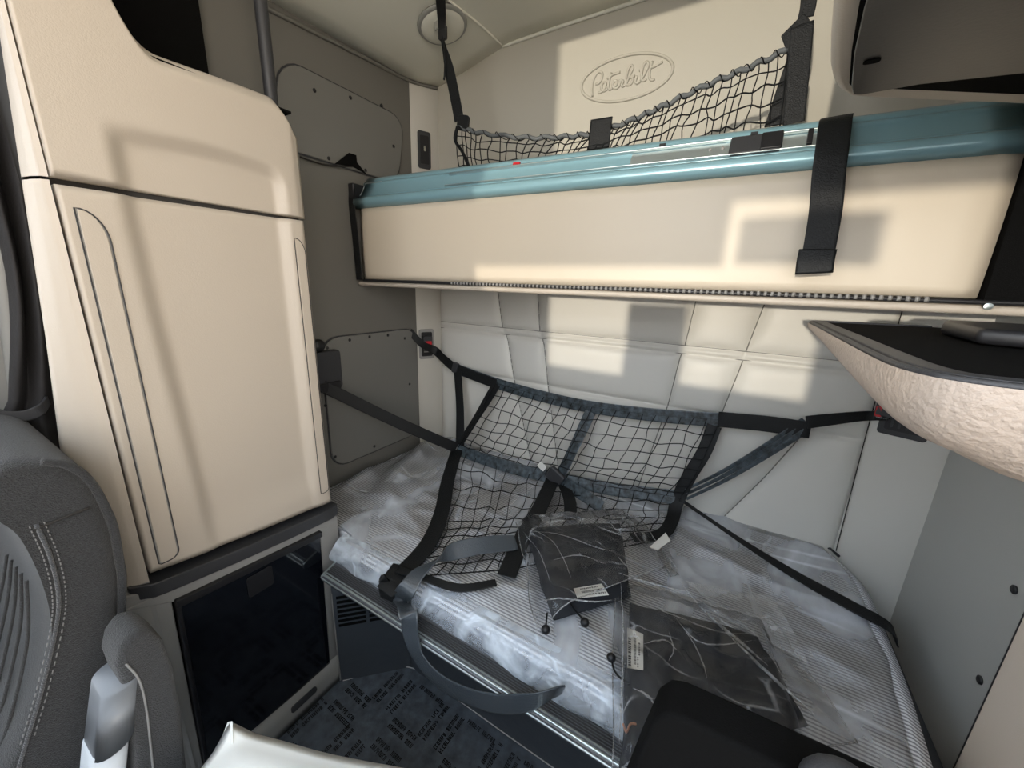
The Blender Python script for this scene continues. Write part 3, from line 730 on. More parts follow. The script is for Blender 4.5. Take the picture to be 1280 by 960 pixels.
# ================================================================== LOWER NET
ln = thing('bunk_restraint_net', 'black safety net with webbing straps draped over the lower mattress', 'net', (-.5, 1.2, MT))
TY = 1.425
T = [aY(568, 460, TY), aY(620, 479, TY), aY(680, 496, TY), aY(740, 509, TY), aY(820, 519, TY), aY(900, 525, TY)]
Z_ = (0, .05, 1)
HL, HM, HR = aY(571, 562, 1.28), aY(692, 597, 1.30), aY(850, 622, 1.37)
Hc = catmull([HL, aY(630, 582, 1.29), HM, aY(770, 612, 1.34), HR], 10)
Tc = catmull(T[1:], 10)
def along(c, u):
    s = u * (len(c) - 1); i = min(int(s), len(c) - 2); return lerp(c[i], c[i + 1], s - i)
def back_f(u, v):
    p = lerp(along(Tc, u), along(Hc, u), v)
    return p + V(0, -.0 - .028 * math.sin(math.pi * v), -.030 * math.sin(math.pi * v))
obj('rear_netting', netting(back_f, 20, 8, .0019, .16), M['cord'], ln)
# front panel lying over the mattress
def BZ(px, py, dz=.012): return aZ(px, py, MT + dz)
left_edge = catmull([HL, aZ(553, 640, MT + .022), aZ(535, 680, MT + .014), aZ(497, 722, MT + .012)], 10)
mid_edge = catmull([HM, aZ(676, 640, MT + .03), aZ(655, 672, MT + .016), aZ(637, 712, MT + .012)], 10)
right_edge = catmull([HR, aZ(842, 640, MT + .03), aZ(832, 660, MT + .016), aZ(818, 676, MT + .012)], 10)
def front_f(u, v):
    a, b = along(left_edge, v), along(mid_edge, v); p = lerp(a, b, u)
    p.z += .012 * math.sin(math.pi * u) * (1 - v) - .03 * math.sin(math.pi * u) * (1 - v) ** 3
    p.z = max(p.z, MT + .010); return p
def front2_f(u, v):
    a, b = along(mid_edge, v), along(right_edge, v); p = lerp(a, b, u); p.z = max(p.z, MT + .010); return p
obj('front_netting', join(netting(front_f, 9, 10, .0018, .22), netting(front2_f, 9, 7, .0018, .25)), M['cord'], ln)
SB = M['strap_glint']
obj('top_strap', ribbon([(p, Z_) for p in T], .050), SB, ln)
obj('top_strap_end', ribbon([(aY(898, 524, TY - .003), Z_), (aY(960, 530, TY - .003), Z_), (aY(1013, 538, TY - .003), Z_)], .052, 6, .004), M['strap'], ln)
obj('anchor_strap', ribbon([(bev(510, 413) + V(.02, -.01, 0), (0, .3, 1)), (bev(525, 429) + V(.035, -.02, 0), (0, .3, 1)), (bev(541, 437) + V(.035, -.02, 0), (0, .2, 1)), (aY(556, 450, TY), Z_), (aY(572, 461, TY), Z_), (aY(620, 480, TY - .004), Z_)], lambda t: lerp(.030, .045, sm(t * 1.6))), M['strap'], ln)
obj('strap_slider', prism(rrect(aY(568, 460, TY - .008), V(1, 0, -.3), V(.3, 0, 1), .03, .05, .006), (0, .016, 0)), M['charcoal'], ln, bevel=.002, seg=2)
obj('drop_strap', ribbon([(aY(572, 465, TY - .006), (1, 0, 0)), (aY(575, 510, 1.38), (1, 0, 0)), (aY(575, 558, 1.29), (1, 0, 0))], .044), M['strap'], ln)
obj('anchor_strap', ribbon([(aY(1008, 528, TY - .006), Z_), (aY(1050, 523, 1.44), Z_), (bevr(1085, 518) + V(-.005, -.02, 0), Z_), (bevr(1104, 517) + V(0, -.03, 0), Z_)], lambda t: lerp(.040, .024, t), 8, .004), M['strap'], ln)
obj('latch_tongue', prism(rrect(bevr(1100, 516) + V(0, -.036, 0), V(.93, -.3, .1), V(0, 0, 1), .030, .014, .003), RN * .003), M['chrome'], ln)
bd = [(aY(1004, 531, TY + .004), (0, 0, 1)), (aY(960, 560, 1.415), (.3, 0, 1)), (aY(905, 593, 1.40), (.4, 0, 1)), (aY(856, 617, 1.375), (.4, 0, 1))]
for k in range(3):
    obj('gathered_webbing', ribbon([(p + V(.004 * k, -.003 * k, -.016 * (k - 1)), d) for p, d in bd], lambda t: lerp(.020, .009, t), 8, .004), SB if k != 1 else M['strap_glint'], ln)
obj('hem_strap', ribbon([(p, (0, .35, 1)) for p in catmull([HL, aY(630, 582, 1.285), HM, aY(770, 612, 1.335), HR], 3)], .050, 4), SB, ln)
obj('side_webbing', ribbon([(aY(621, 480, TY - .004), (1, 0, .5)), (aY(600, 515, 1.385), (1, 0, .5)), (aY(575, 555, 1.29), (1, 0, .5))], .046), M['strap'], ln)
obj('side_webbing', ribbon([(aY(738, 515, TY - .004), (1, 0, .2)), (aY(722, 550, 1.385), (1, 0, .3)), (aY(702, 592, 1.305), (1, 0, .3))], .046), SB, ln)
obj('side_webbing', ribbon([(aY(893, 532, TY - .004), (1, 0, .3)), (aY(880, 565, 1.40), (1, 0, .3)), (aY(860, 598, 1.38), (1, 0, .3)), (aY(846, 628, 1.36), (1, 0, .3)), (aZ(840, 650, MT + .03), (1, -.3, .2)), (aZ(826, 668, MT + .017), (1, -.6, 0)), (aZ(790, 672, MT + .014), (.6, -1, 0))], .046), M['strap'], ln)
obj('edge_webbing', ribbon([(HL, (1, 0, .1)), (aZ(560, 600, MT + .05), (1, .1, .1)), (aZ(552, 640, MT + .026), (1, .3, .1)), (aZ(535, 680, MT + .018), (1, .5, 0)), (aZ(497, 722, MT + .016), (1, .6, 0)), (aZ(480, 740, MT + .006), (1, .6, 0))], .055), M['strap'], ln)
obj('edge_webbing', ribbon([(HM, (1, 0, 0)), (aZ(672, 640, MT + .035), (1, .3, 0)), (aZ(652, 675, MT + .020), (1, .4, 0)), (aZ(633, 720, MT + .016), (1, .4, 0))], .055), M['strap'], ln)
obj('edge_webbing', ribbon([(HM + V(.04, 0, -.01), (1, 0, 0)), (aZ(712, 625, MT + .05), (1, 0, 0)), (aZ(713, 650, MT + .025), (1, 0, 0))], .045), M['strap'], ln)
obj('edge_webbing', ribbon([(HM + V(.03, -.01, 0), (0, .5, 1)), (aZ(728, 618, MT + .055), (.3, .5, 1)), (aZ(752, 634, MT + .045), (.4, .5, 1))], .045), SB, ln)
# gathered buckle over the middle of the hem
bk = [HM + V(-.02, -.012, .04), HM + V(.045, -.018, -.01)]
obj('cross_buckle', prism(rrect(HM + V(.015, -.03, .018), V(.8, 0, -.5), V(.5, 0, .8), .075, .060, .008), (0, .018, .004)), M['charcoal'], ln, bevel=.005, seg=3)
obj('buckle_tongue', prism(rrect(HM + V(-.040, -.034, .052), V(.8, 0, -.5), V(.5, 0, .8), .036, .030, .004), (0, .003, 0)), M['label'], ln, bevel=.001, seg=2)
# pull strap lying across the front hem and hanging over the trim
obj('pull_strap', ribbon([(aZ(645, 678, MT + .03), (.2, 1, 0)), (aZ(600, 682, MT + .05), (.2, 1, .4)), (aZ(560, 692, MT + .052), (.4, 1, .5)), (aZ(525, 715, MT + .045), (.9, .5, .3)), (aZ(508, 738, MT + .022), (1, .3, 0)), (V(-.672, .594, MT - .03), (1, .05, 0)), (aY(511, 768, .556), (1, .05, 0)), (aY(513, 792, .548), (1, .2, .3)), (aY(522, 820, .545), (.8, 0, .6)), (aY(548, 850, .545), (.4, 0, 1)), (aY(585, 870, .545), (.1, 0, 1)), (aY(625, 880, .548), (0, 0, 1)), (aY(660, 877, .556), (-.1, -.15, 1)), (aY(684, 869, .572), (-.2, -.5, .8)), (aY(704, 862, .598), (-.3, -.7, .6))], .050, 10, .003), M['strap_sheen'], ln)
obj('hem_fold', ribbon([(aZ(497, 712, MT + .03), (0, 1, .2)), (aZ(530, 722, MT + .04), (.2, 1, 0)), (aZ(575, 735, MT + .022), (.2, 1, .2)), (aZ(620, 728, MT + .02), (.2, 1, 0))], .022, 8, .003), M['strap'], ln)
obj('folded_end', ribbon([(aZ(503, 708, MT + .022), (1, .5, 0)), (aZ(489, 727, MT + .014), (1, .45, 0)), (V(-.722, .602, MT + .001), (1, .2, 0)), (V(-.722, .590, MT - .022), (1, .05, 0)), (V(-.718, .588, MT - .048), (1, 0, 0))], .060, 8, .004), M['strap'], ln)
# strap from the reel at the cabinet
rp = aX(402, 482, LX + .03)
obj('front_strap', ribbon([(rp, (0, .2, 1)), (lerp(rp, HL, .5) + V(0, 0, -.004), (0, .3, 1)), (HL + V(0, -.004, .01), (0, .3, 1))], lambda t: lerp(.046, .046, t), 10, .003), M['strap'], ln)
# right-hand strap along the mattress
obj('foot_strap', ribbon([(HR + V(0, -.01, 0), (0, .6, 1)), (aZ(885, 648, MT + .028), (0, .8, .7)), (aZ(940, 685, MT + .02), (0, 1, .5)), (aZ(1000, 722, MT + .018), (0, 1, .3)), (aZ(1060, 755, MT + .018), (0, 1, .3)), (aZ(1112, 784, MT + .006), (0, 1, .2)), (V(.468, 1.165, MT - .03), (0, 1, 0))], lambda t: lerp(.012, .034, sm((t - .15) * 2)), 8, .003), M['strap'], ln)
# reel box
rb = thing('belt_reel', 'black belt reel box on the left wall next to the tall cabinet', 'belt reel', tuple(aX(404, 465, LX)))
rc = aX(404, 462, LX + .002)
obj('housing', prism(rrect(rc, V(0, 1, 0), V(0, 0, 1), .115, .150, .012), (.035, 0, 0)), M['charcoal'], rb, bevel=.006)
obj('belt_slot', prism(rrect(rc + V(.034, 0, -.062), V(0, 1, 0), V(0, 0, 1), .09, .035, .008), (.008, 0, 0)), M['black'], rb, bevel=.003, seg=2)
obj('knob', ball(aX(398, 432, LX + .02), .024, sc=(.8, 1.1, 1)), M['black'], rb)

# ================================================================== BAGGED COVERS ON THE BED
def quadf(a, b, c_, d): return lambda u, v: lerp(lerp(a, b, u), lerp(d, c_, u), v)
def parcel(t, TL, TR, BR, BL, h, seed, base, filmq, film_h):
    q = quadf(TL, TR, BR, BL); fq = quadf(*filmq)
    def pillow(u, v, k=5): return (1 - abs(2 * u - 1) ** k) ** .7 * (1 - abs(2 * v - 1) ** k) ** .7
    def top(u, v):
        p = q(u, v); ed = .006 * nz(u * 5, v * 5, seed)
        return V(p.x + ed, p.y + ed, base + h * pillow(u, v) + .005 * nz(u * 4, v * 3, seed + 3) * pillow(u, v))
    obj('folded_cloth', shell(top, lambda u, v: V(top(u, v).x, top(u, v).y, base + .001), 36, 30), M['cloth'], t)
    def ftop(u, v):
        p = fq(u, v)
        # height follows the cloth underneath
        best = 0
        e = p - TL; ax = TR - TL; bx = BL - TL
        det = ax.x * bx.y - ax.y * bx.x
        uu = (e.x * bx.y - e.y * bx.x) / det; vv = (ax.x * e.y - ax.y * e.x) / det
        m = sm((uu + .10) / .12) * sm((1.10 - uu) / .12) * sm((vv + .10) / .12) * sm((1.10 - vv) / .12)
        cr = (1 - min(1, abs(nz(u * 6 + v * 2, v * 4 - u, seed + 9)) * 5)) * .007 + (1 - min(1, abs(nz(u * 3 - v * 5, v * 3 + u * 2, seed + 12)) * 6)) * .006
        ed = sm(min(u, 1 - u, v, 1 - v) * 12)
        j = .010 * nz(u * 3, v * 3, seed + 20)
        return V(p.x + j, p.y + j * .7, base + .005 + (film_h + .012) * m + (cr + .004) * ed)
    fo = obj('plastic_bag', grid(ftop, 80, 70), M['film_bag'], t)
    rim = [ftop(k / 30, 0) for k in range(31)] + [ftop(1, k / 30) for k in range(1, 31)] + [ftop(1 - k / 30, 1) for k in range(1, 31)] + [ftop(0, 1 - k / 30) for k in range(1, 30)]
    obj('bag_seam', tube(rim, .0016, 5, closed=True), M['film_flap'], fo)
    return ftop, fq
def sticker(t, a, b, c_, d, rows, seed):
    lo = obj('label_sticker', prism([a, b, c_, d], (0, 0, .0012)), M['label'], t, smooth=False); lo['label'] = 'small white printed label'
    q = quadf(a, b, c_, d); rnd = random.Random(seed); mk = []
    for r0, r1, u0, u1, bar in rows:
        u = u0
        while u < u1:
            w = rnd.uniform(.008, .02) if bar else rnd.uniform(.02, .05)
            mk.append(([q(u, r0) + V(0, 0, .0016), q(min(u1, u + w), r0) + V(0, 0, .0016), q(min(u1, u + w), r1) + V(0, 0, .0016), q(u, r1) + V(0, 0, .0016)], [(0, 1, 2, 3)]))
            u += w + (rnd.uniform(.006, .014) if bar else rnd.uniform(.01, .03))
    obj('label_print', join(*mk), M['ink'], lo, smooth=False)
def drawcord(t, pts, r=.012):
    cd = obj('drawcord', tube(catmull(pts, 6), .0022, 6), M['cord'], t)
    obj('cord_toggle', ball(pts[-1], r, sc=(1, 1, .9)), M['black'], cd)
ZB = MT + .018
p1 = thing('bagged_cover', 'folded charcoal cover in clear plastic with two cord toggles, lying on the net', 'packaged cover', tuple(aZ(715, 700, ZB)))
zt = ZB + .030
def fold_glints(t, lines, r=.0022, dz=.014):  # pale tubes laid along film creases as painted highlights
    rnd = random.Random(len(lines))
    for ln_ in lines:
        pts = catmull([aZ(px, py, zt + dz) for px, py in ln_], 8)
        pts = [p + V(rnd.uniform(-.0008, .0008), rnd.uniform(-.0008, .0008), 0) for p in pts]
        obj('fold_glint', tube(pts, lambda q: r * .75 * (.15 + .85 * math.sin(math.pi * min(1, max(0, q)))), 5), M['glint'], t)
A1 = [aZ(656, 652, zt), aZ(776, 645, zt), aZ(790, 742, zt - .02), aZ(692, 772, zt - .02)]
B1 = [aZ(645, 648, zt - .01), aZ(800, 640, zt - .01), aZ(848, 712, ZB + .02), aZ(672, 785, ZB + .01)]
f1, _ = parcel(p1, *A1, .034, 3.1, ZB, B1, .036)
sticker(p1, aZ(717, 736, zt + .012), aZ(752, 730, zt + .012), aZ(761, 744, zt + .010), aZ(722, 748, zt + .010), [(.12, .26, .2, .8, 0), (.4, .6, .2, .62, 1), (.4, .5, .66, .9, 0), (.72, .85, .4, .95, 0)], 4)
drawcord(p1, [aZ(712, 752, zt), aZ(718, 762, ZB + .03), aZ(725, 770, ZB + .016), aZ(731, 778, ZB + .012)], .011)
drawcord(p1, [aZ(684, 766, ZB + .03), aZ(683, 776, ZB + .022), aZ(682, 787, ZB + .012)], .011)
fold_glints(p1, [[(662, 664), (700, 668), (745, 684), (770, 690)], [(656, 668), (674, 690), (688, 728)], [(664, 660), (690, 676), (705, 700), (714, 722)], [(700, 642), (722, 650), (738, 660)], [(735, 640), (758, 650), (775, 668)], [(690, 700), (725, 694), (758, 706)]])
fold_glints(p1, [[(672, 752), (700, 748), (740, 752), (764, 750)]], .0030, .004)
fold_glints(p1, [[(750, 634), (780, 650), (800, 676), (812, 690)], [(768, 634), (792, 646), (806, 662)], [(742, 640), (752, 668), (776, 700), (800, 722)], [(830, 690), (842, 704), (850, 722)]], .0028, -.008)
obj('paper_tag', prism([aZ(812, 684, ZB + .04), aZ(832, 666, ZB + .04), aZ(838, 676, ZB + .04), aZ(822, 688, ZB + .036)], (0, 0, .0012)), M['label'], p1, smooth=False)
p2 = thing('bagged_cover', 'folded charcoal cover in clear plastic bag nearest the black seat back', 'packaged cover', tuple(aZ(860, 830, ZB)))
A2 = [aZ(788, 742, zt), aZ(948, 784, zt), aZ(1018, 892, zt), aZ(778, 945, zt)]
B2 = [aZ(771, 708, zt + .005), aZ(965, 765, zt - .005), aZ(1075, 925, ZB + .01), aZ(762, 958, zt)]
f2, _ = parcel(p2, *A2, .034, 8.4, ZB, B2, .036)
sticker(p2, aZ(784, 835, zt + .014), aZ(784, 785, zt + .014), aZ(804, 793, zt + .014), aZ(804, 838, zt + .014), [(.06, .24, .05, .75, 0), (.40, .56, .1, .8, 1), (.7, .8, .35, .7, 0), (.62, .7, .04, .3, 0)], 9)
drawcord(p2, [aZ(786, 855, zt + .006), aZ(776, 848, zt), aZ(768, 838, zt - .02), aZ(764, 822, zt - .015)], .010)
fold_glints(p2, [[(790, 748), (850, 772), (900, 790), (940, 792)], [(842, 770), (870, 800), (900, 806), (945, 800)], [(800, 806), (830, 800), (846, 812)], [(836, 790), (842, 812), (836, 826)], [(856, 788), (868, 806), (880, 832), (884, 848)]])
fold_glints(p2, [[(905, 788), (940, 822), (985, 864), (1018, 892)], [(850, 728), (885, 768), (930, 806), (960, 832)]], .0048, .012)
fold_glints(p2, [[(776, 728), (779, 790), (777, 860), (774, 930)], [(773, 716), (810, 728), (860, 740)], [(792, 860), (810, 870), (822, 886)]], .0030, .010)
obj('twist_tie', tube(catmull([aZ(779, 905, zt + .008), aZ(783, 915, zt + .01), aZ(788, 905, zt + .012), aZ(795, 905, zt + .008)], 6), .002, 5), mat('copper_tie', (.55, .25, .15), .5), p2)
# loose flap of the second bag over the first
def flapf(u, v):
    a = aZ(850, 725, zt + .01); b = aZ(965, 748, zt - .01); c_ = aZ(1010, 830, zt - .01); d = aZ(900, 770, zt + .02)
    p = quadf(a, b, c_, d)(u, v)
    p.z += .012 * abs(nz(u * 3, v * 4, 2)) + .01 * math.sin(v * 3.1); return p
obj('bag_flap', grid(flapf, 30, 24), M['film_flap'], p2)

# ================================================================== RIGHT SIDE
ov_ = thing('overhead_cabinet', 'beige overhead cabinet with dark smoked panel above the bunk', 'overhead cabinet', (.35, .65, H + .28))
Z28 = H + .28
out_ = [V(.018, .35, Z28), V(.030, .547, Z28), V(.041, .640, Z28), V(.050, .70, Z28), V(.058, .735, Z28), V(.070, .772, Z28), V(.087, .800, Z28), V(.112, .818, Z28), V(.314, .940, Z28), V(.50, 1.03, Z28), V(.546, 1.03, Z28), V(.546, .35, Z28)]
obj('body', prism(out_, (0, 0, .62)), M['beige'], ov_, bevel=.012, seg=3)
ins = [V(.040, .36, Z28 - .001), V(.0535, .559, Z28 - .001), V(.064, .645, Z28 - .001), V(.078, .735, Z28 - .001), V(.085, .752, Z28 - .001), V(.096, .764, Z28 - .001), V(.120, .772, Z28 - .001), V(.31, .886, Z28 - .001), V(.50, .975, Z28 - .001), V(.53, .36, Z28 - .001)]
obj('recess_panel', prism(ins, (0, 0, -.004)), M['matte'], ov_, smooth=False)
pan = [V(.046, .36, Z28 - .006), V(.058, .559, Z28 - .006), V(.067, .645, Z28 - .006), V(.081, .735, Z28 - .006), V(.088, .762, Z28 - .006), V(.098, .768, Z28 - .006), V(.155, .765, Z28 - .006), V(.26, .785, Z28 - .006), V(.52, .83, Z28 - .006), V(.52, .36, Z28 - .006)]
pp = obj('smoked_panel', prism(pan, (0, 0, -.004)), M['dark_panel'], ov_, bevel=.0015, seg=2); pp['label'] = 'dark grey smoked plastic panel'
obj('latch_hole', prism(rrect(aZ(1090, 76, Z28 - .0105), V(1, .1, 0), V(-.1, 1, 0), .016, .010, .0045), (0, 0, -.0012)), M['matte'], ov_)
tr = thing('padded_tray', 'beige grained leather tray with a black top on the right wall', 'tray', (.33, .65, H - .1))
# tray outline of the top edge from the rear tip along the left side and round the front
ol = [(.30, .985), (.20, .955), (.140, .938), (.118, .924), (.112, .88), (.110, .75), (.107, .60), (.105, .50), (.104, .42), (.106, .385), (.113, .36), (.126, .345), (.150, .338), (.22, .335), (.35, .335), (.546, .335)]
ot = catmull([V(x, y, 0) for x, y in ol], 4)
def tdep(p):
    if p.y > .93: return .010
    return .010 + .047 * (1 - sm((p.y - .25) / .78)) + .014 * sm((p.x - .13) / .05) * (1 if p.y < .4 else 0)
def tin(i):
    a = ot[max(i - 1, 0)]; b = ot[min(i + 1, len(ot) - 1)]; d = (b - a).normalized(); return V(-d.y, d.x, 0)
prof_t = [(0, 0), (-.0015, .12), (-.001, .35), (.004, .6), (.014, .82), (.03, .96), (.055, 1.0)]
vs, fs = [], []
for i, p in enumerate(ot):
    n_ = tin(i); dd = tdep(p); sc = dd / .06
    for a, b in prof_t: vs.append(V(p.x, p.y, H - .050 - dd * b) + n_ * a * min(1, sc))
K = len(prof_t)
for i in range(len(ot) - 1):
    for k in range(K - 1): fs.append((i * K + k, i * K + k + 1, (i + 1) * K + k + 1, (i + 1) * K + k))
nn = len(ot); cen = len(vs)
fs.append(tuple(i * K + K - 1 for i in range(nn)))
sk = obj('leather_skirt', (vs, fs), M['leather'], tr, sub=1); sk['label'] = 'pebbled beige leather side'
obj('tray_rim', tube([p + V(0, 0, H - .0495) + tin(i) * .004 for i, p in enumerate(ot)], .003, 6), M['charcoal'], tr)
inner = [p + tin(i) * .006 for i, p in enumerate(ot)]
obj('tray_top', prism([V(p.x, p.y, H - .058) for p in inner] + [V(.546, .985, H - .058)], (0, 0, .0085)), M['matte'], tr, smooth=False)
obj('top_ridge', ribbon([(V(p.x, p.y, H - .0485) + tin(i) * .018, tin(i)) for i, p in list(enumerate(ot))[10:]], .018, 2, .003), M['charcoal'], tr)
bx = thing('tray_bracket', 'black folded bracket lying on the leather tray', 'bracket', (.36, .72, H - .05))
obj('bracket_base', prism([V(.235, .64, H - .048), V(.30, .60, H - .048), V(.46, .58, H - .048), V(.53, .62, H - .048), V(.53, .84, H - .048), V(.27, .84, H - .048), V(.25, .78, H - .048)], (0, 0, .018)), M['black'], bx, bevel=.006, seg=2)
obj('bracket_arm', prism([V(.33, .70, H - .030), V(.40, .66, H - .030), V(.53, .66, H - .030), V(.53, .82, H - .030), V(.37, .82, H - .030), V(.345, .78, H - .030)], (0, 0, .012)), M['matte'], bx, bevel=.005, seg=2)
rt = thing('lower_side_cabinet', 'beige cabinet side at the foot of the mattress under the leather tray', 'cabinet', (.53, .6, 0))
obj('side_panel', prism([V(.512, .94, .02), V(.512, .33, .02), V(.512, .33, H - .15), V(.512, .94, H - .15)], (.036, 0, 0)), M['beige_lit'], rt, bevel=.008)
obj('gap_strip', box(.525, .549, .945, .962, .02, H - .15), M['black'], rt, smooth=False)

# ================================================================== SEATS
ds = thing('driver_seat', 'charcoal fabric seat with folded armrest, in front of the tall cabinet', 'seat', (-1.05, .05, 0))
SX = -.84
def seatp(k=1.05):
    P_ = [(.139, -.394), (.136, -.44), (.134, -.482), (.121, -.559), (.10, -.70), (.08, -.85), (-.09, -.85), (-.055, -.75), (-.012, -.671), (.03, -.58), (.052, -.511), (.058, -.43), (.050, -.345), (.030, -.30), (.040, -.262), (.060, -.250), (.099, -.264), (.120, -.285), (.132, -.315)]
    return [(y * k, z * k) for y, z in P_]
sp_ = seatp()
def seat_f(u, v):
    # u round the side profile, v across the width
    pts = catmull([V(0, y, z) for y, z in sp_], 4, True)
    n = len(pts); p = pts[int(round(u * n)) % n]
    x = lerp(SX, SX - .46, v)
    e = min(v, 1 - v) * .46
    r = .035; k = 1 if e >= r else math.sqrt(max(0, 1 - (1 - e / r) ** 2))
    cy, cz = .05, -.52
    s = lerp(.965, 1, k) if v not in (0, 1) else .965
    bul = -.022 * math.sin(math.pi * v) ** .6 if p.y < .06 else 0
    bul = 0
    return V(x, p.y, H + p.z) if k == 1 else V(x, cy + (p.y - cy) * lerp(.72, 1, k), H + cz + (p.z - cz) * lerp(.93, 1, k))
vv_ = [0, .006, .015, .03, .05, .08, .2, .35, .5, .65, .8, .92, .95, .97, .985, .994, 1]
NU = len(sp_) * 4
vs = [seat_f(i / NU, v) for v in vv_ for i in range(NU)]
fs = [(j * NU + i, j * NU + (i + 1) % NU, (j + 1) * NU + (i + 1) % NU, (j + 1) * NU + i) for j in range(len(vv_) - 1) for i in range(NU)]
fs += [tuple(range(NU)), tuple((len(vv_) - 1) * NU + i for i in range(NU))]
obj('backrest', (vs, fs), M['seat'], ds)
def sp3(y, z, dx=.0): return V(SX + dx, y * 1.05, H + z * 1.05)
obj('side_seam', tube(catmull([sp3(.066, -.345, .001), sp3(.069, -.40, .001), sp3(.066, -.46, .001), sp3(.055, -.511, .001), sp3(.025, -.60, .001), sp3(-.003, -.671, .001), sp3(-.03, -.74, .001)], 6), .0028, 6), M['seat_l'], ds)
st = []
for off in (-.006, .007):
    base = catmull([sp3(.066 + off, -.345, .0015), sp3(.069 + off, -.40, .0015), sp3(.066 + off, -.46, .0015), sp3(.055 + off, -.511, .0015), sp3(.025 + off, -.60, .0015), sp3(-.003 + off, -.671, .0015)], 16)
    for i in range(0, len(base) - 1, 2): st.append(tube([base[i], base[i + 1]], .001, 4))
obj('stitching', join(*st), M['stitch'], ds)
obj('cap_seam', tube(catmull([sp3(.062, -.352, .001), sp3(.09, -.348, .002), sp3(.118, -.346, .001)], 5), .002, 6), M['gap'], ds)
obj('rear_piping', tube(catmull([V(SX - .012, y * 1.05 * .99, H + z * 1.05) for y, z in [(.088, -.262), (.112, -.278), (.128, -.312), (.136, -.36), (.139, -.40), (.136, -.46), (.134, -.49), (.122, -.556), (.118, -.58)]], 6), .0065, 8), M['seat'], ds)
for k in range(5):
    yo = -.006 * k
    obj('front_pleat', tube(catmull([V(SX - .05 - .05 * k, .046 * 1.05, H - .47 - .01 * k), V(SX - .055 - .05 * k, .029, H - .58), V(SX - .055 - .05 * k, -.014, H - .705), V(SX - .055 - .05 * k, -.056, H - .79)], 6), .0025, 6), M['seat'], ds)
AX = -.70
def arm_prof(): return [(.094, -.535), (.110, -.518), (.128, -.528), (.140, -.56), (.144, -.62), (.140, -.72), (.128, -.86), (.06, -.86), (.082, -.72), (.088, -.62), (.086, -.56)]
ar = obj('armrest', prism([V(AX - .075, y, H + z) for y, z in arm_prof()], (.075, 0, 0)), M['seat'], ds, bevel=.016, seg=5)
ar['label'] = 'folded fabric armrest with grey plastic sleeve'
obj('pad_seam', tube(catmull([V(AX + .001, .096, H - .56), V(AX + .001, .104, H - .60), V(AX + .001, .103, H - .66), V(AX + .001, .095, H - .75), V(AX + .001, .085, H - .86)], 6), .0018, 5), M['stitch'], ar)
def slv(z0, z1, w0, w1, y0, y1):
    a = rrect(V(AX - .032, y0, H + z0), V(1, 0, 0), V(0, 1, .15), w0, .046, .020); b = rrect(V(AX - .032, y1, H + z1), V(1, 0, 0), V(0, 1, .15), w1, .046, .020)
    n = len(a); return a + b, [(i, (i + 1) % n, n + (i + 1) % n, n + i) for i in range(n)] + [tuple(range(n)), tuple(range(2 * n - 1, n - 1, -1))]
obj('plastic_sleeve', slv(-.595, -.69, .074, .078, .088, .064), M['armp'], ar)
sl2 = obj('sleeve_base', slv(-.685, -.86, .066, .070, .062, .022), M['armw'], ar); sl2['label'] = 'pale grey lower sleeve'
ps = thing('passenger_seat', 'plain black seat back at the foot of the mattress', 'seat', (.22, .36, 0))
sb_ = [V(-.075, .340, .45), V(-.040, .368, H - .62), V(-.022, .380, H - .50), V(-.012, .388, H - .445), V(-.002, .391, H - .430), V(.012, .392, H - .424), V(.165, .394, H - .418), V(.40, .394, H - .414), V(.46, .388, H - .45), V(.49, .36, .45)]
sb_ = [p - V(0, .046, 0) for p in sb_]
obj('backrest', prism(sb_, (0, .05, -.004)), M['matte'], ps, bevel=.006, seg=3)
obj('headrest_post', ball(V(.135, .335, H - .402), .030, sc=(1, .7, 1.0)), M['charcoal'], ps)
obj('headrest_post', ball(V(.185, .335, H - .405), .030, sc=(1, .7, 1.0)), M['charcoal'], ps)

# ================================================================== WHITE WRAPPED BOX
wb = thing('wrapped_box', 'white plastic-wrapped box standing on the floor by the fridge', 'box', (-.40, .12, 0))
e1 = V(.308, .125, 0).normalized(); e2 = V(.376, -.926, 0)
w0 = V(-.640, .182, H - .75)
def wtop(u, v):
    p = w0 + e1 * (u * .48) + e2 * (v * .36)
    ed = min(u, 1 - u, v, 1 - v)
    p.z += .010 * sm(ed * 8) + .004 * nz(u * 4, v * 4, 6) + .012 * (1 - sm((u + v) * 9)) - .012 * math.sin(math.pi * u) * (1 - sm(v * 6))
    return p
obj('wrap', shell(wtop, lambda u, v: w0 + e1 * (u * .48) + e2 * (v * .36) - V(-.02 * (1 - 2 * u), 0, H - .76), 40, 30), M['white'], wb)
obj('corner_fold', prism([wtop(0, 0) + V(-.006, -.002, -.002), wtop(0, 0) + V(.004, .002, .003), wtop(.05, .06) + V(0, 0, .002), wtop(0, .08) + V(-.004, 0, -.012)], (0, 0, -.003)), M['white'], wb, bevel=.001, seg=2)

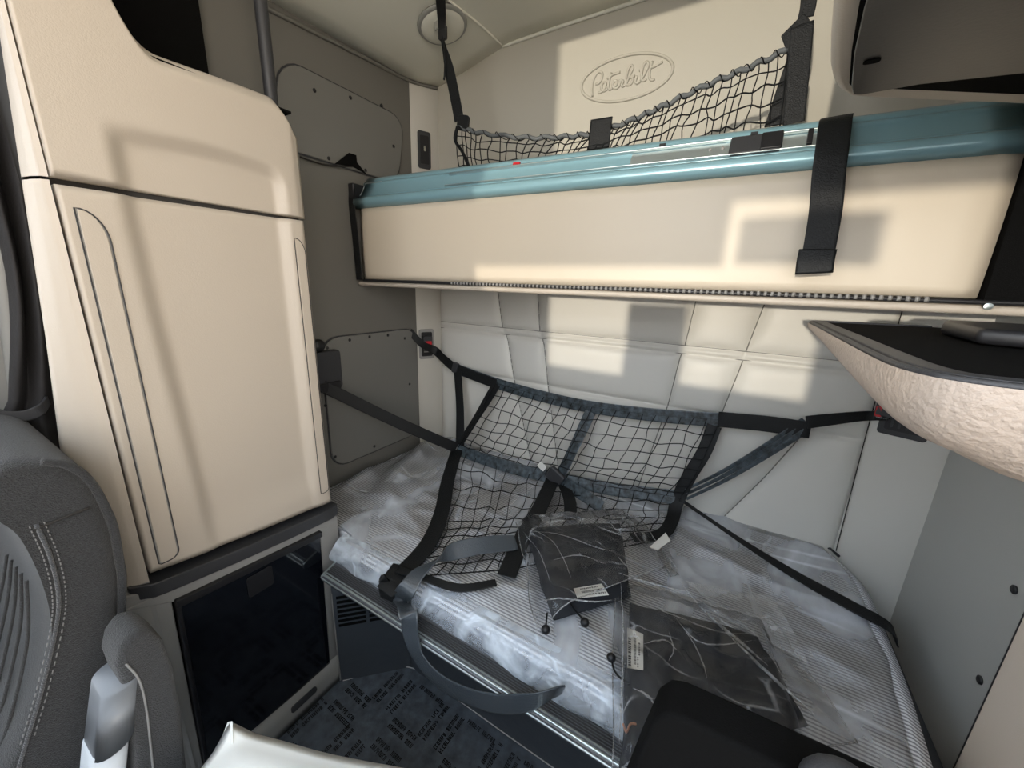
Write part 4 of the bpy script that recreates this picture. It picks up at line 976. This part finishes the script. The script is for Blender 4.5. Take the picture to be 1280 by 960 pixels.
# ================================================================== CURTAIN AND SIDE WINDOW
cu = thing('side_curtain', 'black curtain tied back between the seat and the tall cabinet', 'curtain', (-1.25, .1, .4))
def curt(u, v):
    z = lerp(H - .9, H + .80, v)
    yl = lerp(.098, .165, sm((z - (H - .45)) / .5)); yr = .214
    if z < H - .3: yl = lerp(.098, .07, sm((H - .3 - z) / .5))
    y = lerp(yl, yr + lean(z - H) * .9, u)
    pinch = math.exp(-((z - (H - .285)) / .10) ** 2)
    x = -1.24 + .022 * math.sin(u * 11 + .6 * math.sin(z * 3)) * (1 - .6 * pinch) - .02 * pinch
    return V(x, y, z)
obj('drape', grid(curt, 40, 40), M['curtain'], cu, solid=.003)
obj('tie_band', ribbon([(aX(-30, 519, -1.205), (0, 0, 1)), (aX(10, 521, -1.205), (0, 0, 1)), (aX(35, 519, -1.205), (0, 0, 1)), (aX(52, 511, -1.21), (0, 0, 1)), (aX(60, 500, -1.24), (0, 0, 1))], .022, 6, .003), M['charcoal'], cu)
wn = struct('window_1', box(-1.351, -1.347, -.98, -.02, .86, H + .50), M['glass'], smooth=False)
struct('trim_5', tube(catmull([aX(-4, 250, -1.29), aX(3, 330, -1.29), aX(16, 430, -1.29), aX(30, 530, -1.29), aX(44, 620, -1.29)], 6), .014, 10), M['frame'])

# ================================================================== LIGHT
w = bpy.data.worlds.new('sky'); S.world = w; w.use_nodes = True
nt = w.node_tree; bgn = nt.nodes['Background']
tc = nt.nodes.new('ShaderNodeTexCoord'); sx = nt.nodes.new('ShaderNodeSeparateXYZ'); nt.links.new(tc.outputs['Generated'], sx.inputs[0])
rp_ = nt.nodes.new('ShaderNodeValToRGB')
mr = nt.nodes.new('ShaderNodeMapRange'); mr.inputs['From Min'].default_value = -1; nt.links.new(sx.outputs[2], mr.inputs['Value'])
nt.links.new(mr.outputs['Result'], rp_.inputs['Fac'])
e_ = rp_.color_ramp.elements
e_[0].position = .42; e_[0].color = (.62, .58, .52, 1)
e_[1].position = .52; e_[1].color = (.97, .98, 1.0, 1)
e3 = e_.new(.8); e3.color = (.58, .70, .86, 1)
# a sunlit warm lot beyond the passenger door, open sky on the driver's side
mr2 = nt.nodes.new('ShaderNodeMapRange'); mr2.inputs['From Min'].default_value = -1; mr2.inputs['From Max'].default_value = 1
nt.links.new(sx.outputs[0], mr2.inputs['Value'])
rx = nt.nodes.new('ShaderNodeValToRGB'); nt.links.new(mr2.outputs['Result'], rx.inputs['Fac'])
q_ = rx.color_ramp.elements
q_[0].position = 0; q_[0].color = (1.0, .99, .97, 1); q_[1].position = 1; q_[1].color = (.76, .67, .57, 1)
q3 = q_.new(.5); q3.color = (.76, .76, .75, 1)
vm = nt.nodes.new('ShaderNodeVectorMath'); vm.operation = 'MULTIPLY'; nt.links.new(rp_.outputs['Color'], vm.inputs[0]); nt.links.new(rx.outputs['Color'], vm.inputs[1])
nt.links.new(vm.outputs['Vector'], bgn.inputs['Color']); bgn.inputs['Strength'].default_value = 7.0
sun = bpy.data.lights.new('sun', 'SUN'); sun.energy = 1.8; sun.angle = math.radians(.8); sun.color = (1, .90, .74)
so = bpy.data.objects.new('sun', sun); COL.objects.link(so)
sd = V(.10, 1, -.05)      # travel direction of the sunlight
so.rotation_euler = sd.to_track_quat('-Z', 'Y').to_euler(); so.location = (0, -3, 4)

# ================================================================== CAMERA
cam = bpy.data.cameras.new('camera'); co = bpy.data.objects.new('camera', cam); COL.objects.link(co)
cam.sensor_fit = 'HORIZONTAL'; cam.sensor_width = 36; cam.lens = 36 * F / 1280; cam.clip_start = .02
right = V(CX.x, CY.x, CZ.x); up = -V(CX.y, CY.y, CZ.y); back = -V(CX.z, CY.z, CZ.z)
co.matrix_world = Matrix(((right.x, up.x, back.x, 0), (right.y, up.y, back.y, 0), (right.z, up.z, back.z, H), (0, 0, 0, 1)))
S.camera = co
vs_ = S.view_settings; vs_.view_transform = 'Standard'; vs_.look = 'None'; vs_.gamma = 1; vs_.exposure = .12; vs_.use_curve_mapping = False
S.cycles.use_denoising = True; S.cycles.max_bounces = 10; S.cycles.diffuse_bounces = 6; S.cycles.transparent_max_bounces = 16
S.cycles.sample_clamp_indirect = 6
